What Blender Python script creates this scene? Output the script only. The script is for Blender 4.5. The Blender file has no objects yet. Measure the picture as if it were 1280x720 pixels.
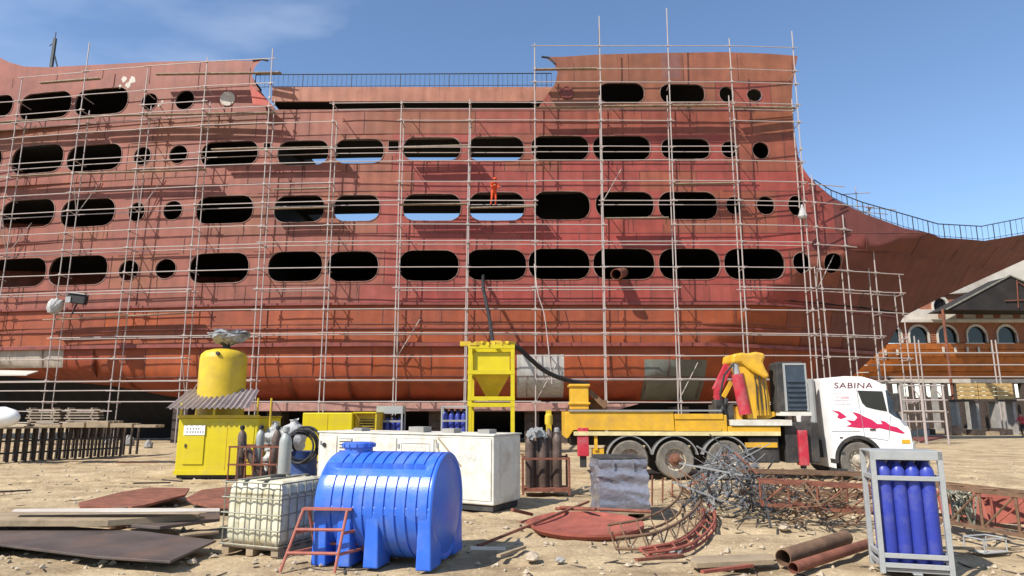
import bpy, math, random
from mathutils import Vector, Matrix, noise
from mathutils.geometry import delaunay_2d_cdt
random.seed(7)
R = math.radians
S = bpy.context.scene
COL = S.collection

# ------------------------------------------------------------------ camera, sky, sun, exposure
FPX, CAMH, PITCH = 830.0, 2.0, math.atan(152 / 830.0)
cam = bpy.data.objects.new('camera', bpy.data.cameras.new('camera'))
COL.objects.link(cam)
cam.location = (0, 0, CAMH)
cam.rotation_euler = (math.pi / 2 + PITCH, 0, 0)
cam.data.sensor_width = 36
cam.data.lens = 36 * FPX / 1280
cam.data.clip_start = 0.1
cam.data.clip_end = 6000
S.camera = cam

SUN_AZ, SUN_EL = R(50), R(46)                 # light travels to the right and away from the camera
w = bpy.data.worlds.new('World'); S.world = w; w.use_nodes = True
nt = w.node_tree; N = nt.nodes; L = nt.links
bg = N['Background']; bg.inputs['Strength'].default_value = 0.118
sky = N.new('ShaderNodeTexSky'); sky.sky_type = 'NISHITA'; sky.sun_disc = False
sky.sun_elevation = SUN_EL; sky.sun_rotation = math.pi + SUN_AZ
sky.air_density = 1.0; sky.dust_density = 0.25; sky.ozone_density = 4.0; sky.altitude = 0
tc = N.new('ShaderNodeTexCoord')
mp = N.new('ShaderNodeMapping'); mp.inputs['Scale'].default_value = (0.55, 0.55, 1.4); mp.inputs['Location'].default_value = (6.95, 8.604, 9.073)
L.new(tc.outputs['Generated'], mp.inputs['Vector'])
n1 = N.new('ShaderNodeTexNoise'); n1.inputs['Scale'].default_value = 1.5; n1.inputs['Detail'].default_value = 6; n1.inputs['Roughness'].default_value = 0.5; n1.inputs['Distortion'].default_value = 0.3
L.new(mp.outputs[0], n1.inputs['Vector'])
rp = N.new('ShaderNodeValToRGB'); rp.color_ramp.elements[0].position = 0.48; rp.color_ramp.elements[1].position = 0.82
rp.color_ramp.elements[0].color = (0, 0, 0, 1); rp.color_ramp.elements[1].color = (0.75, 0.75, 0.75, 1)
L.new(n1.outputs['Fac'], rp.inputs[0])
mx = N.new('ShaderNodeMix'); mx.data_type = 'RGBA'; mx.inputs[7].default_value = (8.6, 9.0, 9.6, 1)
L.new(rp.outputs[0], mx.inputs[0]); L.new(sky.outputs[0], mx.inputs[6]); L.new(mx.outputs[2], bg.inputs['Color'])

sl = bpy.data.lights.new('sun', 'SUN'); sl.energy = 4.6; sl.angle = R(0.5); sl.color = (1.0, 0.95, 0.87)
so = bpy.data.objects.new('sun', sl); COL.objects.link(so)
LD = Vector((math.sin(SUN_AZ) * math.cos(SUN_EL), math.cos(SUN_AZ) * math.cos(SUN_EL), -math.sin(SUN_EL)))
so.rotation_euler = LD.to_track_quat('-Z', 'Y').to_euler()
so.location = (-30, -30, 50)
S.view_settings.view_transform = 'Standard'; S.view_settings.look = 'None'
S.view_settings.exposure = 0.68; S.view_settings.gamma = 1.0

# ------------------------------------------------------------------ helpers: survey, meshes, objects, materials
CAM = Vector((0, 0, CAMH))
FW = Vector((0, math.cos(PITCH), math.sin(PITCH))); UP = Vector((0, -math.sin(PITCH), math.cos(PITCH)))
def ray(px, py): return Vector(((px - 640) / FPX, 0, 0)) + UP * (-(py - 360) / FPX) + FW
def G(px, py, z=0.0):
    d = ray(px, py); t = (z - CAMH) / d.z
    return CAM + d * t
def P(px, py, Y):
    d = ray(px, py); return CAM + d * (Y / d.y)
def SC(p): return FPX / (Vector(p) - CAM).dot(FW)

class MB:
    def __init__(s): s.v = []; s.f = []
    def add(s, vs, fs):
        o = len(s.v); s.v += [tuple(x) for x in vs]; s.f += [tuple(i + o for i in f) for f in fs]; return s
    def box(s, c, sz, rot=None):
        h = Vector(sz) / 2; c = Vector(c)
        vs = [Vector((x * h.x, y * h.y, z * h.z)) for x in (-1, 1) for y in (-1, 1) for z in (-1, 1)]
        if rot is not None: vs = [rot @ q for q in vs]
        return s.add([q + c for q in vs], [(0, 1, 3, 2), (4, 6, 7, 5), (0, 4, 5, 1), (2, 3, 7, 6), (0, 2, 6, 4), (1, 5, 7, 3)])
    def b2(s, x0, x1, y0, y1, z0, z1):
        return s.box(((x0 + x1) / 2, (y0 + y1) / 2, (z0 + z1) / 2), (abs(x1 - x0), abs(y1 - y0), abs(z1 - z0)))
    def bar(s, p0, p1, a, b=None, up=(0, 0, 1)):
        p0 = Vector(p0); p1 = Vector(p1); b = a if b is None else b
        d = (p1 - p0); ln = d.length; d.normalize(); u = Vector(up)
        if abs(d.dot(u)) > 0.97: u = Vector((0, 1, 0))
        x = d.cross(u).normalized(); z = x.cross(d)
        m = Matrix((x, d, z)).transposed()
        return s.box((p0 + p1) / 2, (a, ln, b), m)
    def tube(s, p0, p1, r, n=8, r2=None, cap=True):
        p0 = Vector(p0); p1 = Vector(p1); r2 = r if r2 is None else r2
        d = (p1 - p0).normalized(); u = Vector((0, 0, 1)) if abs(d.z) < 0.9 else Vector((1, 0, 0))
        x = d.cross(u).normalized(); y = d.cross(x)
        vs = []
        for p, q in ((p0, r), (p1, r2)):
            vs += [p + (x * math.cos(2 * math.pi * i / n) + y * math.sin(2 * math.pi * i / n)) * q for i in range(n)]
        fs = [(i, (i + 1) % n, n + (i + 1) % n, n + i) for i in range(n)]
        if cap: fs += [tuple(range(n - 1, -1, -1)), tuple(range(n, 2 * n))]
        return s.add(vs, fs)
    def path(s, pts, r, n=6):
        for a, b in zip(pts[:-1], pts[1:]): s.tube(a, b, r, n)
        return s
    def lathe(s, prof, c=(0, 0, 0), n=20, m=None):
        vs = []; c = Vector(c)
        for r, z in prof:
            for i in range(n):
                a = 2 * math.pi * i / n; q = Vector((r * math.cos(a), r * math.sin(a), z))
                vs.append((m @ q if m is not None else q) + c)
        fs = []
        for k in range(len(prof) - 1):
            fs += [(k * n + i, k * n + (i + 1) % n, (k + 1) * n + (i + 1) % n, (k + 1) * n + i) for i in range(n)]
        fs += [tuple(range(n - 1, -1, -1)), tuple((len(prof) - 1) * n + i for i in range(n))]
        return s.add(vs, fs)
    def prism(s, poly, d0, d1, mp=lambda a, b, d: (a, d, b)):
        n = len(poly)
        vs = [mp(a, b, d0) for a, b in poly] + [mp(a, b, d1) for a, b in poly]
        fs = [(i, (i + 1) % n, n + (i + 1) % n, n + i) for i in range(n)] + [tuple(range(n - 1, -1, -1)), tuple(range(n, 2 * n))]
        return s.add(vs, fs)
    def ring(s, c, ro, ri, h, n=24, m=None):
        return s.lathe2([(ro, 0), (ro, h), (ri, h), (ri, 0)], c, n, m)
    def lathe2(s, prof, c, n=24, m=None, a0=0.0, a1=2 * math.pi):
        """closed profile swept round z, no end caps when the sweep is full"""
        c = Vector(c); full = abs(a1 - a0 - 2 * math.pi) < 1e-6; k = len(prof); vs = []; cnt = n if full else n + 1
        for i in range(cnt):
            a = a0 + (a1 - a0) * i / n
            for r, z in prof:
                q = Vector((r * math.cos(a), r * math.sin(a), z)); vs.append((m @ q if m is not None else q) + c)
        fs = []
        for i in range(n):
            j = (i + 1) % cnt
            fs += [(i * k + q, i * k + (q + 1) % k, j * k + (q + 1) % k, j * k + q) for q in range(k)]
        if not full: fs += [tuple(range(k)), tuple((cnt - 1) * k + q for q in range(k - 1, -1, -1))]
        return s.add(vs, fs)
    def mesh(s, name, mat, off=None, smooth=False):
        me = bpy.data.meshes.new(name)
        vs = s.v if off is None else [(a - off.x, b - off.y, c - off.z) for a, b, c in s.v]
        me.from_pydata(vs, [], s.f); me.update()
        import bmesh
        bm = bmesh.new(); bm.from_mesh(me); bmesh.ops.recalc_face_normals(bm, faces=bm.faces); bm.to_mesh(me); bm.free()
        if mat is not None: me.materials.append(mat)
        if smooth:
            for p in me.polygons: p.use_smooth = True
            me.set_sharp_from_angle(angle=R(38))
        return me
    def build(s, name, mat, parent=None, smooth=False, bevel=0.0, world=False):
        off = None
        if world and parent is not None:
            off = Vector((0, 0, 0)); q = parent
            while q is not None: off += q.location; q = q.parent
        o = bpy.data.objects.new(name, s.mesh(name, mat, off, smooth)); COL.objects.link(o)
        if parent is not None: o.parent = parent
        if bevel:
            b = o.modifiers.new('bevel', 'BEVEL'); b.width = bevel; b.segments = 2; b.limit_method = 'ANGLE'; b.angle_limit = R(40)
        return o

def tag(o, label=None, cat=None, group=None, kind=None):
    if label: o['label'] = label
    if cat: o['category'] = cat
    if group: o['group'] = group
    if kind: o['kind'] = kind
    return o
def thing(name, label, cat, loc=(0, 0, 0), yaw=0.0, group=None):
    o = bpy.data.objects.new(name, None); COL.objects.link(o)
    o.location = loc; o.rotation_euler = (0, 0, yaw); o.empty_display_size = 0.2
    return tag(o, label, cat, group)
def frame(pl, pr):
    a = G(*pl); b = G(*pr); d = b - a
    return a, math.atan2(d.y, d.x), d.length
ORD = ['first', 'second', 'third', 'fourth', 'fifth', 'sixth', 'seventh', 'eighth', 'ninth', 'tenth', 'eleventh', 'twelfth', 'thirteenth', 'fourteenth', 'fifteenth', 'sixteenth']
def kids(o): return [c for c in bpy.data.objects if c.parent == o]
def copy_tree(o, parent=None, ch=None):
    c = o.copy(); COL.objects.link(c)
    if parent is not None: c.parent = parent
    for k in kids(o): copy_tree(k, c)
    return c

def pm(name, col, rough=0.7, metal=0.0, var=0.25, scale=2.5, dirt=None, amt=0.45, dscale=1.2, bump=0.15, bscale=25, streak=False, objcol=False, alpha=None, spec=0.4):
    if not objcol and max(col) < .74: col = tuple(c * .8 for c in col)
    if dirt is not None: dirt = tuple(c * .8 for c in dirt)
    m = bpy.data.materials.new(name); m.use_nodes = True
    t = m.node_tree; n = t.nodes; l = t.links; b = n['Principled BSDF']
    b.inputs['Roughness'].default_value = rough; b.inputs['Metallic'].default_value = metal
    b.inputs['Specular IOR Level'].default_value = spec
    geo = n.new('ShaderNodeNewGeometry'); tcd = n.new('ShaderNodeTexCoord')
    src = geo.outputs['Position'] if streak else tcd.outputs['Object']
    n1 = n.new('ShaderNodeTexNoise'); n1.inputs['Scale'].default_value = scale; n1.inputs['Detail'].default_value = 6; n1.inputs['Roughness'].default_value = 0.6
    l.new(src, n1.inputs['Vector'])
    r1 = n.new('ShaderNodeMapRange'); r1.inputs[1].default_value = 0.3; r1.inputs[2].default_value = 0.7
    r1.inputs[3].default_value = 1 - var; r1.inputs[4].default_value = 1 + var
    l.new(n1.outputs['Fac'], r1.inputs[0])
    mul = n.new('ShaderNodeMix'); mul.data_type = 'RGBA'; mul.blend_type = 'MULTIPLY'; mul.inputs[0].default_value = 1
    if objcol:
        oi = n.new('ShaderNodeObjectInfo'); l.new(oi.outputs['Color'], mul.inputs[6])
    else: mul.inputs[6].default_value = (*col, 1)
    l.new(r1.outputs[0], mul.inputs[7]); out = mul.outputs[2]
    if dirt is not None:
        n2 = n.new('ShaderNodeTexNoise'); n2.inputs['Scale'].default_value = dscale; n2.inputs['Detail'].default_value = 8; n2.inputs['Roughness'].default_value = 0.65
        if streak:
            mpp = n.new('ShaderNodeMapping'); mpp.inputs['Scale'].default_value = (1.6, 1.6, 0.10); l.new(src, mpp.inputs[0]); l.new(mpp.outputs[0], n2.inputs['Vector'])
        else: l.new(src, n2.inputs['Vector'])
        r2 = n.new('ShaderNodeMapRange'); r2.inputs[1].default_value = 0.48; r2.inputs[2].default_value = 0.72; r2.inputs[3].default_value = 0; r2.inputs[4].default_value = amt
        l.new(n2.outputs['Fac'], r2.inputs[0])
        md = n.new('ShaderNodeMix'); md.data_type = 'RGBA'; md.inputs[7].default_value = (*dirt, 1)
        l.new(r2.outputs[0], md.inputs[0]); l.new(out, md.inputs[6]); out = md.outputs[2]
    l.new(out, b.inputs['Base Color'])
    if streak:
        wv = n.new('ShaderNodeTexWave'); wv.wave_type = 'BANDS'; wv.bands_direction = 'X'; wv.inputs['Scale'].default_value = 0.39; wv.inputs['Distortion'].default_value = 0.6; wv.inputs['Detail'].default_value = 1; l.new(src, wv.inputs['Vector'])
    if bump:
        n3 = n.new('ShaderNodeTexNoise'); n3.inputs['Scale'].default_value = bscale; n3.inputs['Detail'].default_value = 5; l.new(src, n3.inputs['Vector'])
        bp = n.new('ShaderNodeBump'); bp.inputs['Strength'].default_value = bump; bp.inputs['Distance'].default_value = 0.03; l.new(n3.outputs['Fac'], bp.inputs['Height']); l.new(bp.outputs[0], b.inputs['Normal'])
        if streak:
            b2_ = n.new('ShaderNodeBump'); b2_.inputs['Strength'].default_value = 0.35; b2_.inputs['Distance'].default_value = 0.03; l.new(wv.outputs['Fac'], b2_.inputs['Height']); l.new(bp.outputs[0], b2_.inputs['Normal']); l.new(b2_.outputs[0], b.inputs['Normal'])
    if alpha is not None: b.inputs['Alpha'].default_value = alpha
    return m

RUST = (0.16, 0.06, 0.03)
M = {}
M['hull'] = pm('primer_paint', (1, 1, 1), 0.62, 0, 0.22, 0.9, (0.15, 0.045, 0.03), 0.38, 2.6, 0.12, 9, streak=True, objcol=True)
M['weld'] = pm('weld_steel', (0.15, 0.055, 0.045), 0.7, 0, 0.4, 3)
M['frame_edge'] = pm('cut_plate_edge', (0.25, 0.12, 0.09), 0.6, 0, 0.4, 2.0, (0.42, 0.36, 0.32), 0.5, 0.7)
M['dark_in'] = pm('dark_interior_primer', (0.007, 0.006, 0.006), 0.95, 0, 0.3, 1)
M['strake'] = pm('strake_paint', (0.22, 0.05, 0.04), 0.6, 0, 0.3, 1.5, RUST, 0.5)
M['rail_dark'] = pm('dark_rail_steel', (0.05, 0.055, 0.065), 0.6, 0.2)
M['galv'] = pm('galvanised_tube', (0.47, 0.40, 0.365), 0.55, 0.1, 0.25, 1.2, (0.26, 0.15, 0.11), 0.6, 0.8)
M['plank'] = pm('scaffold_timber', (0.34, 0.27, 0.20), 0.85, 0, 0.35, 3)
M['timber'] = pm('weathered_timber', (0.36, 0.27, 0.17), 0.85, 0, 0.35, 4, (0.16, 0.12, 0.09), 0.5, 2)
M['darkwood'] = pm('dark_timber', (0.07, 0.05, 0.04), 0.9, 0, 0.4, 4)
M['pinkbeam'] = pm('primed_beam', (0.42, 0.22, 0.18), 0.8, 0, 0.3, 2, (0.2, 0.12, 0.1), 0.5)
M['yellow'] = pm('yellow_enamel', (0.66, 0.53, 0.008), 0.42, 0, 0.07, 2, (0.45, 0.32, 0.10), 0.35, 1.7, 0.04)
M['yellow_tank'] = pm('dusty_yellow_enamel', (0.66, 0.45, 0.02), 0.5, 0, 0.12, 2.5, (0.32, 0.22, 0.10), 0.4, 1.7, 0.06)
M['truck_yellow'] = pm('worn_yellow_paint', (0.72, 0.40, 0.025), 0.45, 0, 0.15, 2.2, (0.34, 0.2, 0.09), 0.5, 1.6, 0.1)
M['truck_red'] = pm('red_paint', (0.50, 0.03, 0.05), 0.4, 0, 0.15, 3, (0.4, 0.3, 0.28), 0.4, 2.4)
M['white_paint'] = pm('white_paint', (0.80, 0.79, 0.77), 0.35, 0, 0.05, 1.5, (0.5, 0.44, 0.36), 0.3, 1.4, 0.03)
M['white_worn'] = pm('worn_white_paint', (0.735, 0.71, 0.62), 0.5, 0, 0.1, 1.8, (0.42, 0.33, 0.23), 0.7, 2.2, 0.06)
M['black'] = pm('black_rubber', (0.02, 0.02, 0.022), 0.7, 0, 0.3, 4)
M['chassis'] = pm('dusty_black_steel', (0.035, 0.033, 0.032), 0.75, 0, 0.4, 4, (0.17, 0.14, 0.11), 0.45, 2.5)
M['tyre'] = pm('dusty_tyre', (0.17, 0.15, 0.125), 0.9, 0, 0.3, 5, (0.32, 0.27, 0.2), 0.6, 3)
M['rim'] = pm('rim_dusty_steel', (0.50, 0.44, 0.34), 0.7, 0.1, 0.25, 6, RUST, 0.5, 4)
M['hub'] = pm('rusty_hub', (0.20, 0.085, 0.05), 0.8, 0.1, 0.35, 6)
M['glass'] = pm('dark_glass', (0.012, 0.014, 0.016), 0.08, 0, 0.1, 2, bump=0, spec=0.6)
M['grey'] = pm('grey_steel', (0.34, 0.34, 0.33), 0.55, 0.2, 0.2, 3, (0.2, 0.16, 0.13), 0.4, 3)
M['ltgrey'] = pm('light_grey_paint', (0.40, 0.41, 0.40), 0.5, 0.1, 0.15, 3, (0.3, 0.25, 0.2), 0.4, 3)
M['bluepanel'] = pm('blue_grey_panel', (0.055, 0.075, 0.10), 0.45, 0.1, 0.25, 3)
M['blue'] = pm('blue_polyethylene', (0.040, 0.155, 0.68), 0.34, 0, 0.08, 2, (0.20, 0.27, 0.50), 0.5, 3.2, 0.06, 40)
M['blue_dk'] = pm('dark_blue_steel', (0.02, 0.05, 0.17), 0.5, 0, 0.3, 3)
M['cyl_blue'] = pm('blue_cylinder_paint', (0.035, 0.055, 0.36), 0.4, 0, 0.12, 3, (0.17, 0.17, 0.30), 0.5, 4, 0.04)
M['brown_cyl'] = pm('brown_cylinder_paint', (0.10, 0.065, 0.05), 0.6, 0, 0.3, 3, (0.25, 0.2, 0.17), 0.4, 3)
M['grey_cyl'] = pm('grey_cylinder_paint', (0.36, 0.38, 0.36), 0.5, 0.1, 0.2, 3, (0.25, 0.2, 0.15), 0.4, 3)
M['rust'] = pm('rusty_steel', (0.24, 0.085, 0.05), 0.85, 0.1, 0.4, 4, (0.11, 0.05, 0.035), 0.6, 2.5, 0.3)
M['rust_red'] = pm('red_oxide_steel', (0.34, 0.09, 0.06), 0.75, 0, 0.3, 3, (0.17, 0.07, 0.05), 0.5, 2, 0.2)
M['rust_brown'] = pm('brown_rust_steel', (0.20, 0.115, 0.065), 0.85, 0.1, 0.35, 5, (0.10, 0.055, 0.035), 0.6, 3, 0.3)
M['redframe'] = pm('faded_red_paint', (0.42, 0.13, 0.09), 0.65, 0, 0.25, 5, (0.25, 0.12, 0.08), 0.5, 5)
M['plate'] = pm('dark_mill_scale', (0.11, 0.085, 0.075), 0.55, 0.2, 0.35, 1.3, (0.25, 0.14, 0.09), 0.6, 1.1, 0.12)
M['tank_white'] = pm('stained_tank_plastic', (0.73, 0.68, 0.50), 0.45, 0, 0.18, 2, (0.42, 0.34, 0.16), 0.75, 3.2, 0.1)
M['cage'] = pm('cage_steel', (0.27, 0.26, 0.20), 0.55, 0.3, 0.25, 4)
M['film'] = pm('silver_stretch_film', (0.24, 0.24, 0.28), 0.16, 0.1, 0.3, 5, (0.08, 0.08, 0.095), 0.7, 2.6, 0.35, 14, spec=1.0)
M['bag'] = pm('crumpled_plastic', (0.34, 0.34, 0.35), 0.35, 0, 0.5, 9, (0.06, 0.06, 0.06), 0.8, 6, 0.8, 20)
M['sack'] = pm('woven_sack', (0.46, 0.45, 0.43), 0.8, 0, 0.3, 6, (0.24, 0.26, 0.25), 0.6, 4, 0.5, 15)
M['roof'] = pm('corrugated_sheet', (0.36, 0.30, 0.29), 0.5, 0.3, 0.2, 3, (0.2, 0.13, 0.1), 0.4)
M['varnish'] = pm('varnished_planks', (0.42, 0.12, 0.02), 0.35, 0, 0.3, 1.5, (0.16, 0.05, 0.02), 0.6, 0.7)
M['brick'] = pm('brick_red', (0.33, 0.13, 0.07), 0.85, 0, 0.35, 6)
M['cream'] = pm('cream_plaster', (0.60, 0.55, 0.47), 0.8, 0, 0.12, 1, (0.33, 0.2, 0.15), 0.5, 0.6)
M['canopy'] = pm('dark_canopy', (0.025, 0.02, 0.018), 0.85, 0, 0.4, 1)
M['orange'] = pm('orange_coverall', (0.70, 0.075, 0.016), 0.8, 0, 0.12, 6)
M['skin'] = pm('skin', (0.40, 0.20, 0.13), 0.6, 0, 0.1, 8)
M['stone'] = pm('pale_stone', (0.44, 0.36, 0.26), 0.9, 0, 0.3, 1)
M['conc'] = pm('grey_block', (0.32, 0.30, 0.27), 0.9, 0, 0.25, 2)

# ------------------------------------------------------------------ ground
def ground_mat():
    m = bpy.data.materials.new('dusty_ground'); m.use_nodes = True
    t = m.node_tree; n = t.nodes; l = t.links; b = n['Principled BSDF']; b.inputs['Roughness'].default_value = 0.95; b.inputs['Specular IOR Level'].default_value = 0.15
    g = n.new('ShaderNodeNewGeometry')
    def nz(sc, det, rough=0.6, mp=None):
        q = n.new('ShaderNodeTexNoise'); q.inputs['Scale'].default_value = sc; q.inputs['Detail'].default_value = det; q.inputs['Roughness'].default_value = rough
        if mp:
            k = n.new('ShaderNodeMapping'); k.inputs['Scale'].default_value = mp; k.inputs['Rotation'].default_value = (0, 0, 0.12); l.new(g.outputs['Position'], k.inputs[0]); l.new(k.outputs[0], q.inputs['Vector'])
        else: l.new(g.outputs['Position'], q.inputs['Vector'])
        return q.outputs['Fac']
    a = n.new('ShaderNodeValToRGB'); e = a.color_ramp.elements
    e[0].position = 0.30; e[0].color = (0.235, 0.165, 0.095, 1); e[1].position = 0.62; e[1].color = (0.48, 0.37, 0.225, 1)
    q = e.new(0.78); q.color = (0.56, 0.465, 0.32, 1)
    l.new(nz(0.9, 10, 0.68), a.inputs[0])
    # tyre tracks and drag marks: streaks along the yard
    r = n.new('ShaderNodeMapRange'); r.inputs[1].default_value = 0.56; r.inputs[2].default_value = 0.72; r.inputs[3].default_value = 0; r.inputs[4].default_value = 0.75
    l.new(nz(1.0, 7, 0.6, (0.28, 1.5, 1)), r.inputs[0])
    mx = n.new('ShaderNodeMix'); mx.data_type = 'RGBA'; mx.inputs[7].default_value = (0.16, 0.105, 0.062, 1); l.new(r.outputs[0], mx.inputs[0]); l.new(a.outputs[0], mx.inputs[6])
    r2 = n.new('ShaderNodeMapRange'); r2.inputs[1].default_value = 0.35; r2.inputs[2].default_value = 0.7; r2.inputs[3].default_value = 0.72; r2.inputs[4].default_value = 1.22
    l.new(nz(14, 8, 0.75), r2.inputs[0])
    mu = n.new('ShaderNodeMix'); mu.data_type = 'RGBA'; mu.blend_type = 'MULTIPLY'; mu.inputs[0].default_value = 1; l.new(mx.outputs[2], mu.inputs[6]); l.new(r2.outputs[0], mu.inputs[7])
    l.new(mu.outputs[2], b.inputs['Base Color'])
    bp = n.new('ShaderNodeBump'); bp.inputs['Strength'].default_value = 0.7; bp.inputs['Distance'].default_value = 0.05; l.new(nz(9, 9, 0.7), bp.inputs['Height']); l.new(bp.outputs[0], b.inputs['Normal'])
    return m
M['ground'] = ground_mat()
def gh(x, y):
    f = max(0.0, min(1.0, (42 - y) / 8))
    v = 0.06 * noise.noise(Vector((x * 0.5, y * 0.5, 0))) + 0.035 * noise.noise(Vector((x * 1.7, y * 1.7, 3))) + 0.030 * noise.noise(Vector((x * 4.5, y * 4.5, 9)))
    for y0, sl in ((11.2, .05), (12.9, .05), (17.5, -.04), (19.2, -.04)):
        t = (y - y0 - sl * x - .3 * math.sin(x * .21)) / .16
        if abs(t) < 3: v += -.05 * math.exp(-t * t) + .025 * math.exp(-(abs(t) - 1.6) ** 2 * 3)
    return (v - 0.03) * f
xs = [-900, -400, -150, -70, -40, -28] + [-20 + 0.16 * i for i in range(251)] + [28, 40, 70, 150, 400, 900]
ys = [-200, -60, -20, -4, 3] + [5.5 + 0.13 * i for i in range(150)] + [25.3 + 0.4 * i for i in range(40)] + [45, 55, 70, 90, 130, 200, 400, 900, 2500, 5000]
gm = MB(); nx = len(xs)
gm.v = [(x, y, gh(x, y)) for y in ys for x in xs]
gm.f = [(j * nx + i, j * nx + i + 1, (j + 1) * nx + i + 1, (j + 1) * nx + i) for j in range(len(ys) - 1) for i in range(nx - 1)]
tag(gm.build('ground', M['ground'], smooth=True), kind='structure')
st = MB()
for i in range(3800):
    y = 6.5 + 20 * random.random() ** 1.7; x = (random.random() * 2 - 1) * (0.85 * y + 0.6)
    r = random.choice((0.010, 0.014, 0.018, 0.024, 0.034, 0.05)) * (0.7 + 0.6 * random.random())
    c = Vector((x, y, gh(x, y) + r * 0.25)); q = []
    for dx, dy, dz in ((1, 0, 0), (0, 1, 0), (-1, 0, 0), (0, -1, 0), (0, 0, .75), (0, 0, -.75)):
        q.append(c + Vector((dx, dy, dz)) * r * (0.6 + 0.7 * random.random()) + Vector((random.random() - .5, random.random() - .5, random.random() - .5)) * r * .5)
    st.add(q, [(0, 1, 4), (1, 2, 4), (2, 3, 4), (3, 0, 4), (1, 0, 5), (2, 1, 5), (3, 2, 5), (0, 3, 5)])
tag(st.build('gravel', M['stone']), 'loose pale stones strewn over the sandy yard', 'stones', kind='stuff')

# ------------------------------------------------------------------ ship
YS, YC = 40.0, 46.5
stem_px = [(1040, 505), (1052, 490), (1066, 470), (1085, 452), (1110, 430), (1130, 395), (1170, 375), (1280, 325), (1430, 258)]
stem = [P(a, b, YC) for a, b in stem_px]; stem = sorted([(p.z, p.x) for p in stem])
xs_px = [(770, 500, YS), (815, 470, YS), (880, 430, YS), (940, 385, YS), (985, 345, YS), (1060, 315, YS), (1150, 295, YS), (1200, 270, YS), (1200, 40, YS)]
xst = sorted([(P(a, b, c).z, P(a, b, c).x) for a, b, c in xs_px])
def lerp_tab(tab, z):
    if z <= tab[0][0]: return tab[0][1]
    for (z0, x0), (z1, x1) in zip(tab[:-1], tab[1:]):
        if z <= z1: return x0 + (x1 - x0) * (z - z0) / (z1 - z0)
    return tab[-1][1]
zk = P(640, 431, YS).z
bot_tab = [(P(a, 500, 42).x, P(640, b, 42).z) for a, b in ((-80, 464), (0, 471), (120, 482), (215, 498), (320, 504), (760, 504), (1040, 506))]
def hull_y(x, z):
    y = YS
    if x < -8: y += 2.2 * ((-8 - max(x, -37)) / 21) ** 1.6
    y += 0.012 * max(0, z - 8)
    zb = lerp_tab(bot_tab, x); t = (zk - z) / max(0.5, zk - zb)
    if t > 0: y += 2.0 * min(t, 1.15) ** 5
    a = lerp_tab(xst, z); e = max(a + 3, lerp_tab(stem, z))
    if x > a: u = min(1.0, (x - a) / (e - a)); y += (YC - y) * u ** 1.25
    return y
def on_hull(px, py):
    y = YS
    for _ in range(14):
        p = P(px, py, y); y = 0.5 * y + 0.5 * hull_y(p.x, p.z)
    p = P(px, py, y); return p.x, p.z
def dent(x, z): return 0.014 * noise.noise(Vector((x * 0.75, 0, z * 0.9))) + 0.006 * noise.noise(Vector((x * 2.1, 4, z * 2.1)))
def HP(x, z, off=0.0): return (x, hull_y(x, z) + dent(x, z) + off, z)

def hull_n(x, z, e=0.12):
    dx = (HP(x + e, z)[1] - HP(x - e, z)[1]) / (2 * e); dz_ = (HP(x, z + e)[1] - HP(x, z - e)[1]) / (2 * e)
    return Vector((dx, -1, dz_)).normalized()
top_px = [(-70, 70), (0, 72), (12, 78), (30, 83), (60, 84), (120, 81), (200, 77), (260, 76), (316, 76), (327, 75), (319, 83), (315, 95), (321, 108), (333, 123), (345, 137),
          (420, 137), (500, 137), (580, 136), (672, 135), (684, 119), (694, 104), (697, 90), (693, 80), (680, 71), (702, 71), (750, 68), (835, 66), (905, 65), (960, 67), (997, 70),
          (993, 90), (990, 112), (991, 140), (994, 170), (998, 196), (1005, 212), (1012, 222), (1040, 247), (1080, 267), (1130, 285), (1175, 297), (1230, 301), (1280, 293), (1345, 277)]
out = [on_hull(*p) for p in top_px]
out += [(lerp_tab(stem, z), z) for z in [P(640, q, YC).z for q in (300, 330, 352, 375, 395, 412, 430, 442, 452, 470, 490, 503)]]
# bow tip: keep the last top point left of the stem line
rake = 505
out += [on_hull(a, b) for a, b in ((1000, rake), (900, rake), (760, rake - 1), (600, 504), (450, 504), (320, 503), (270, 501), (215, 498), (165, 491), (120, 482), (60, 475), (0, 470), (-70, 465))]

wins = []   # (cx, cz, halfwidth, halfheight, kind)
rows = [
 [(-12, 134, 56, 27), (57, 132, 64, 33), (127, 127, 66, 33), (187, 127, 20, 21), (231, 125, 24, 24), (777, 116, 57, 25), (853, 117, 56, 24), (908, 118, 18, 20), (943, 119, 19, 16)],
 [(-28, 202, 60, 32), (47, 199, 64, 35), (118, 197, 68, 33), (178, 195, 21, 23), (223, 193, 23, 23), (287, 192, 71, 31), (379, 191, 64, 31), (449, 189, 62, 31), (540, 186, 72, 29), (620, 186, 70, 31), (700, 185, 72, 31), (777, 185, 72, 31), (857, 186, 61, 26), (912, 187, 21, 21), (951, 188, 21, 21)],
 [(-40, 269, 66, 34), (35, 267, 66, 35), (110, 266, 67, 35), (171, 265, 20, 24), (216, 263, 24, 24), (281, 262, 71, 35), (374, 261, 63, 34), (446, 260, 58, 33), (540, 259, 73, 34), (621, 258, 70, 36), (702, 257, 71, 36), (781, 256, 73, 33), (860, 257, 74, 35), (917, 257, 19, 22), (957, 257, 23, 23), (995, 257, 20, 25)],
 [(-60, 344, 70, 36), (22, 341, 71, 36), (98, 338, 73, 37), (161, 338, 25, 26), (207, 336, 26, 25), (274, 335, 74, 38), (369, 333, 68, 38), (441, 333, 64, 38), (536, 332, 75, 39), (620, 331, 76, 39), (699, 330, 77, 39), (780, 330, 77, 39), (862, 330, 77, 39), (943, 330, 76, 39), (1002, 329, 22, 27), (1041, 329, 22, 26)]]
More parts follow.
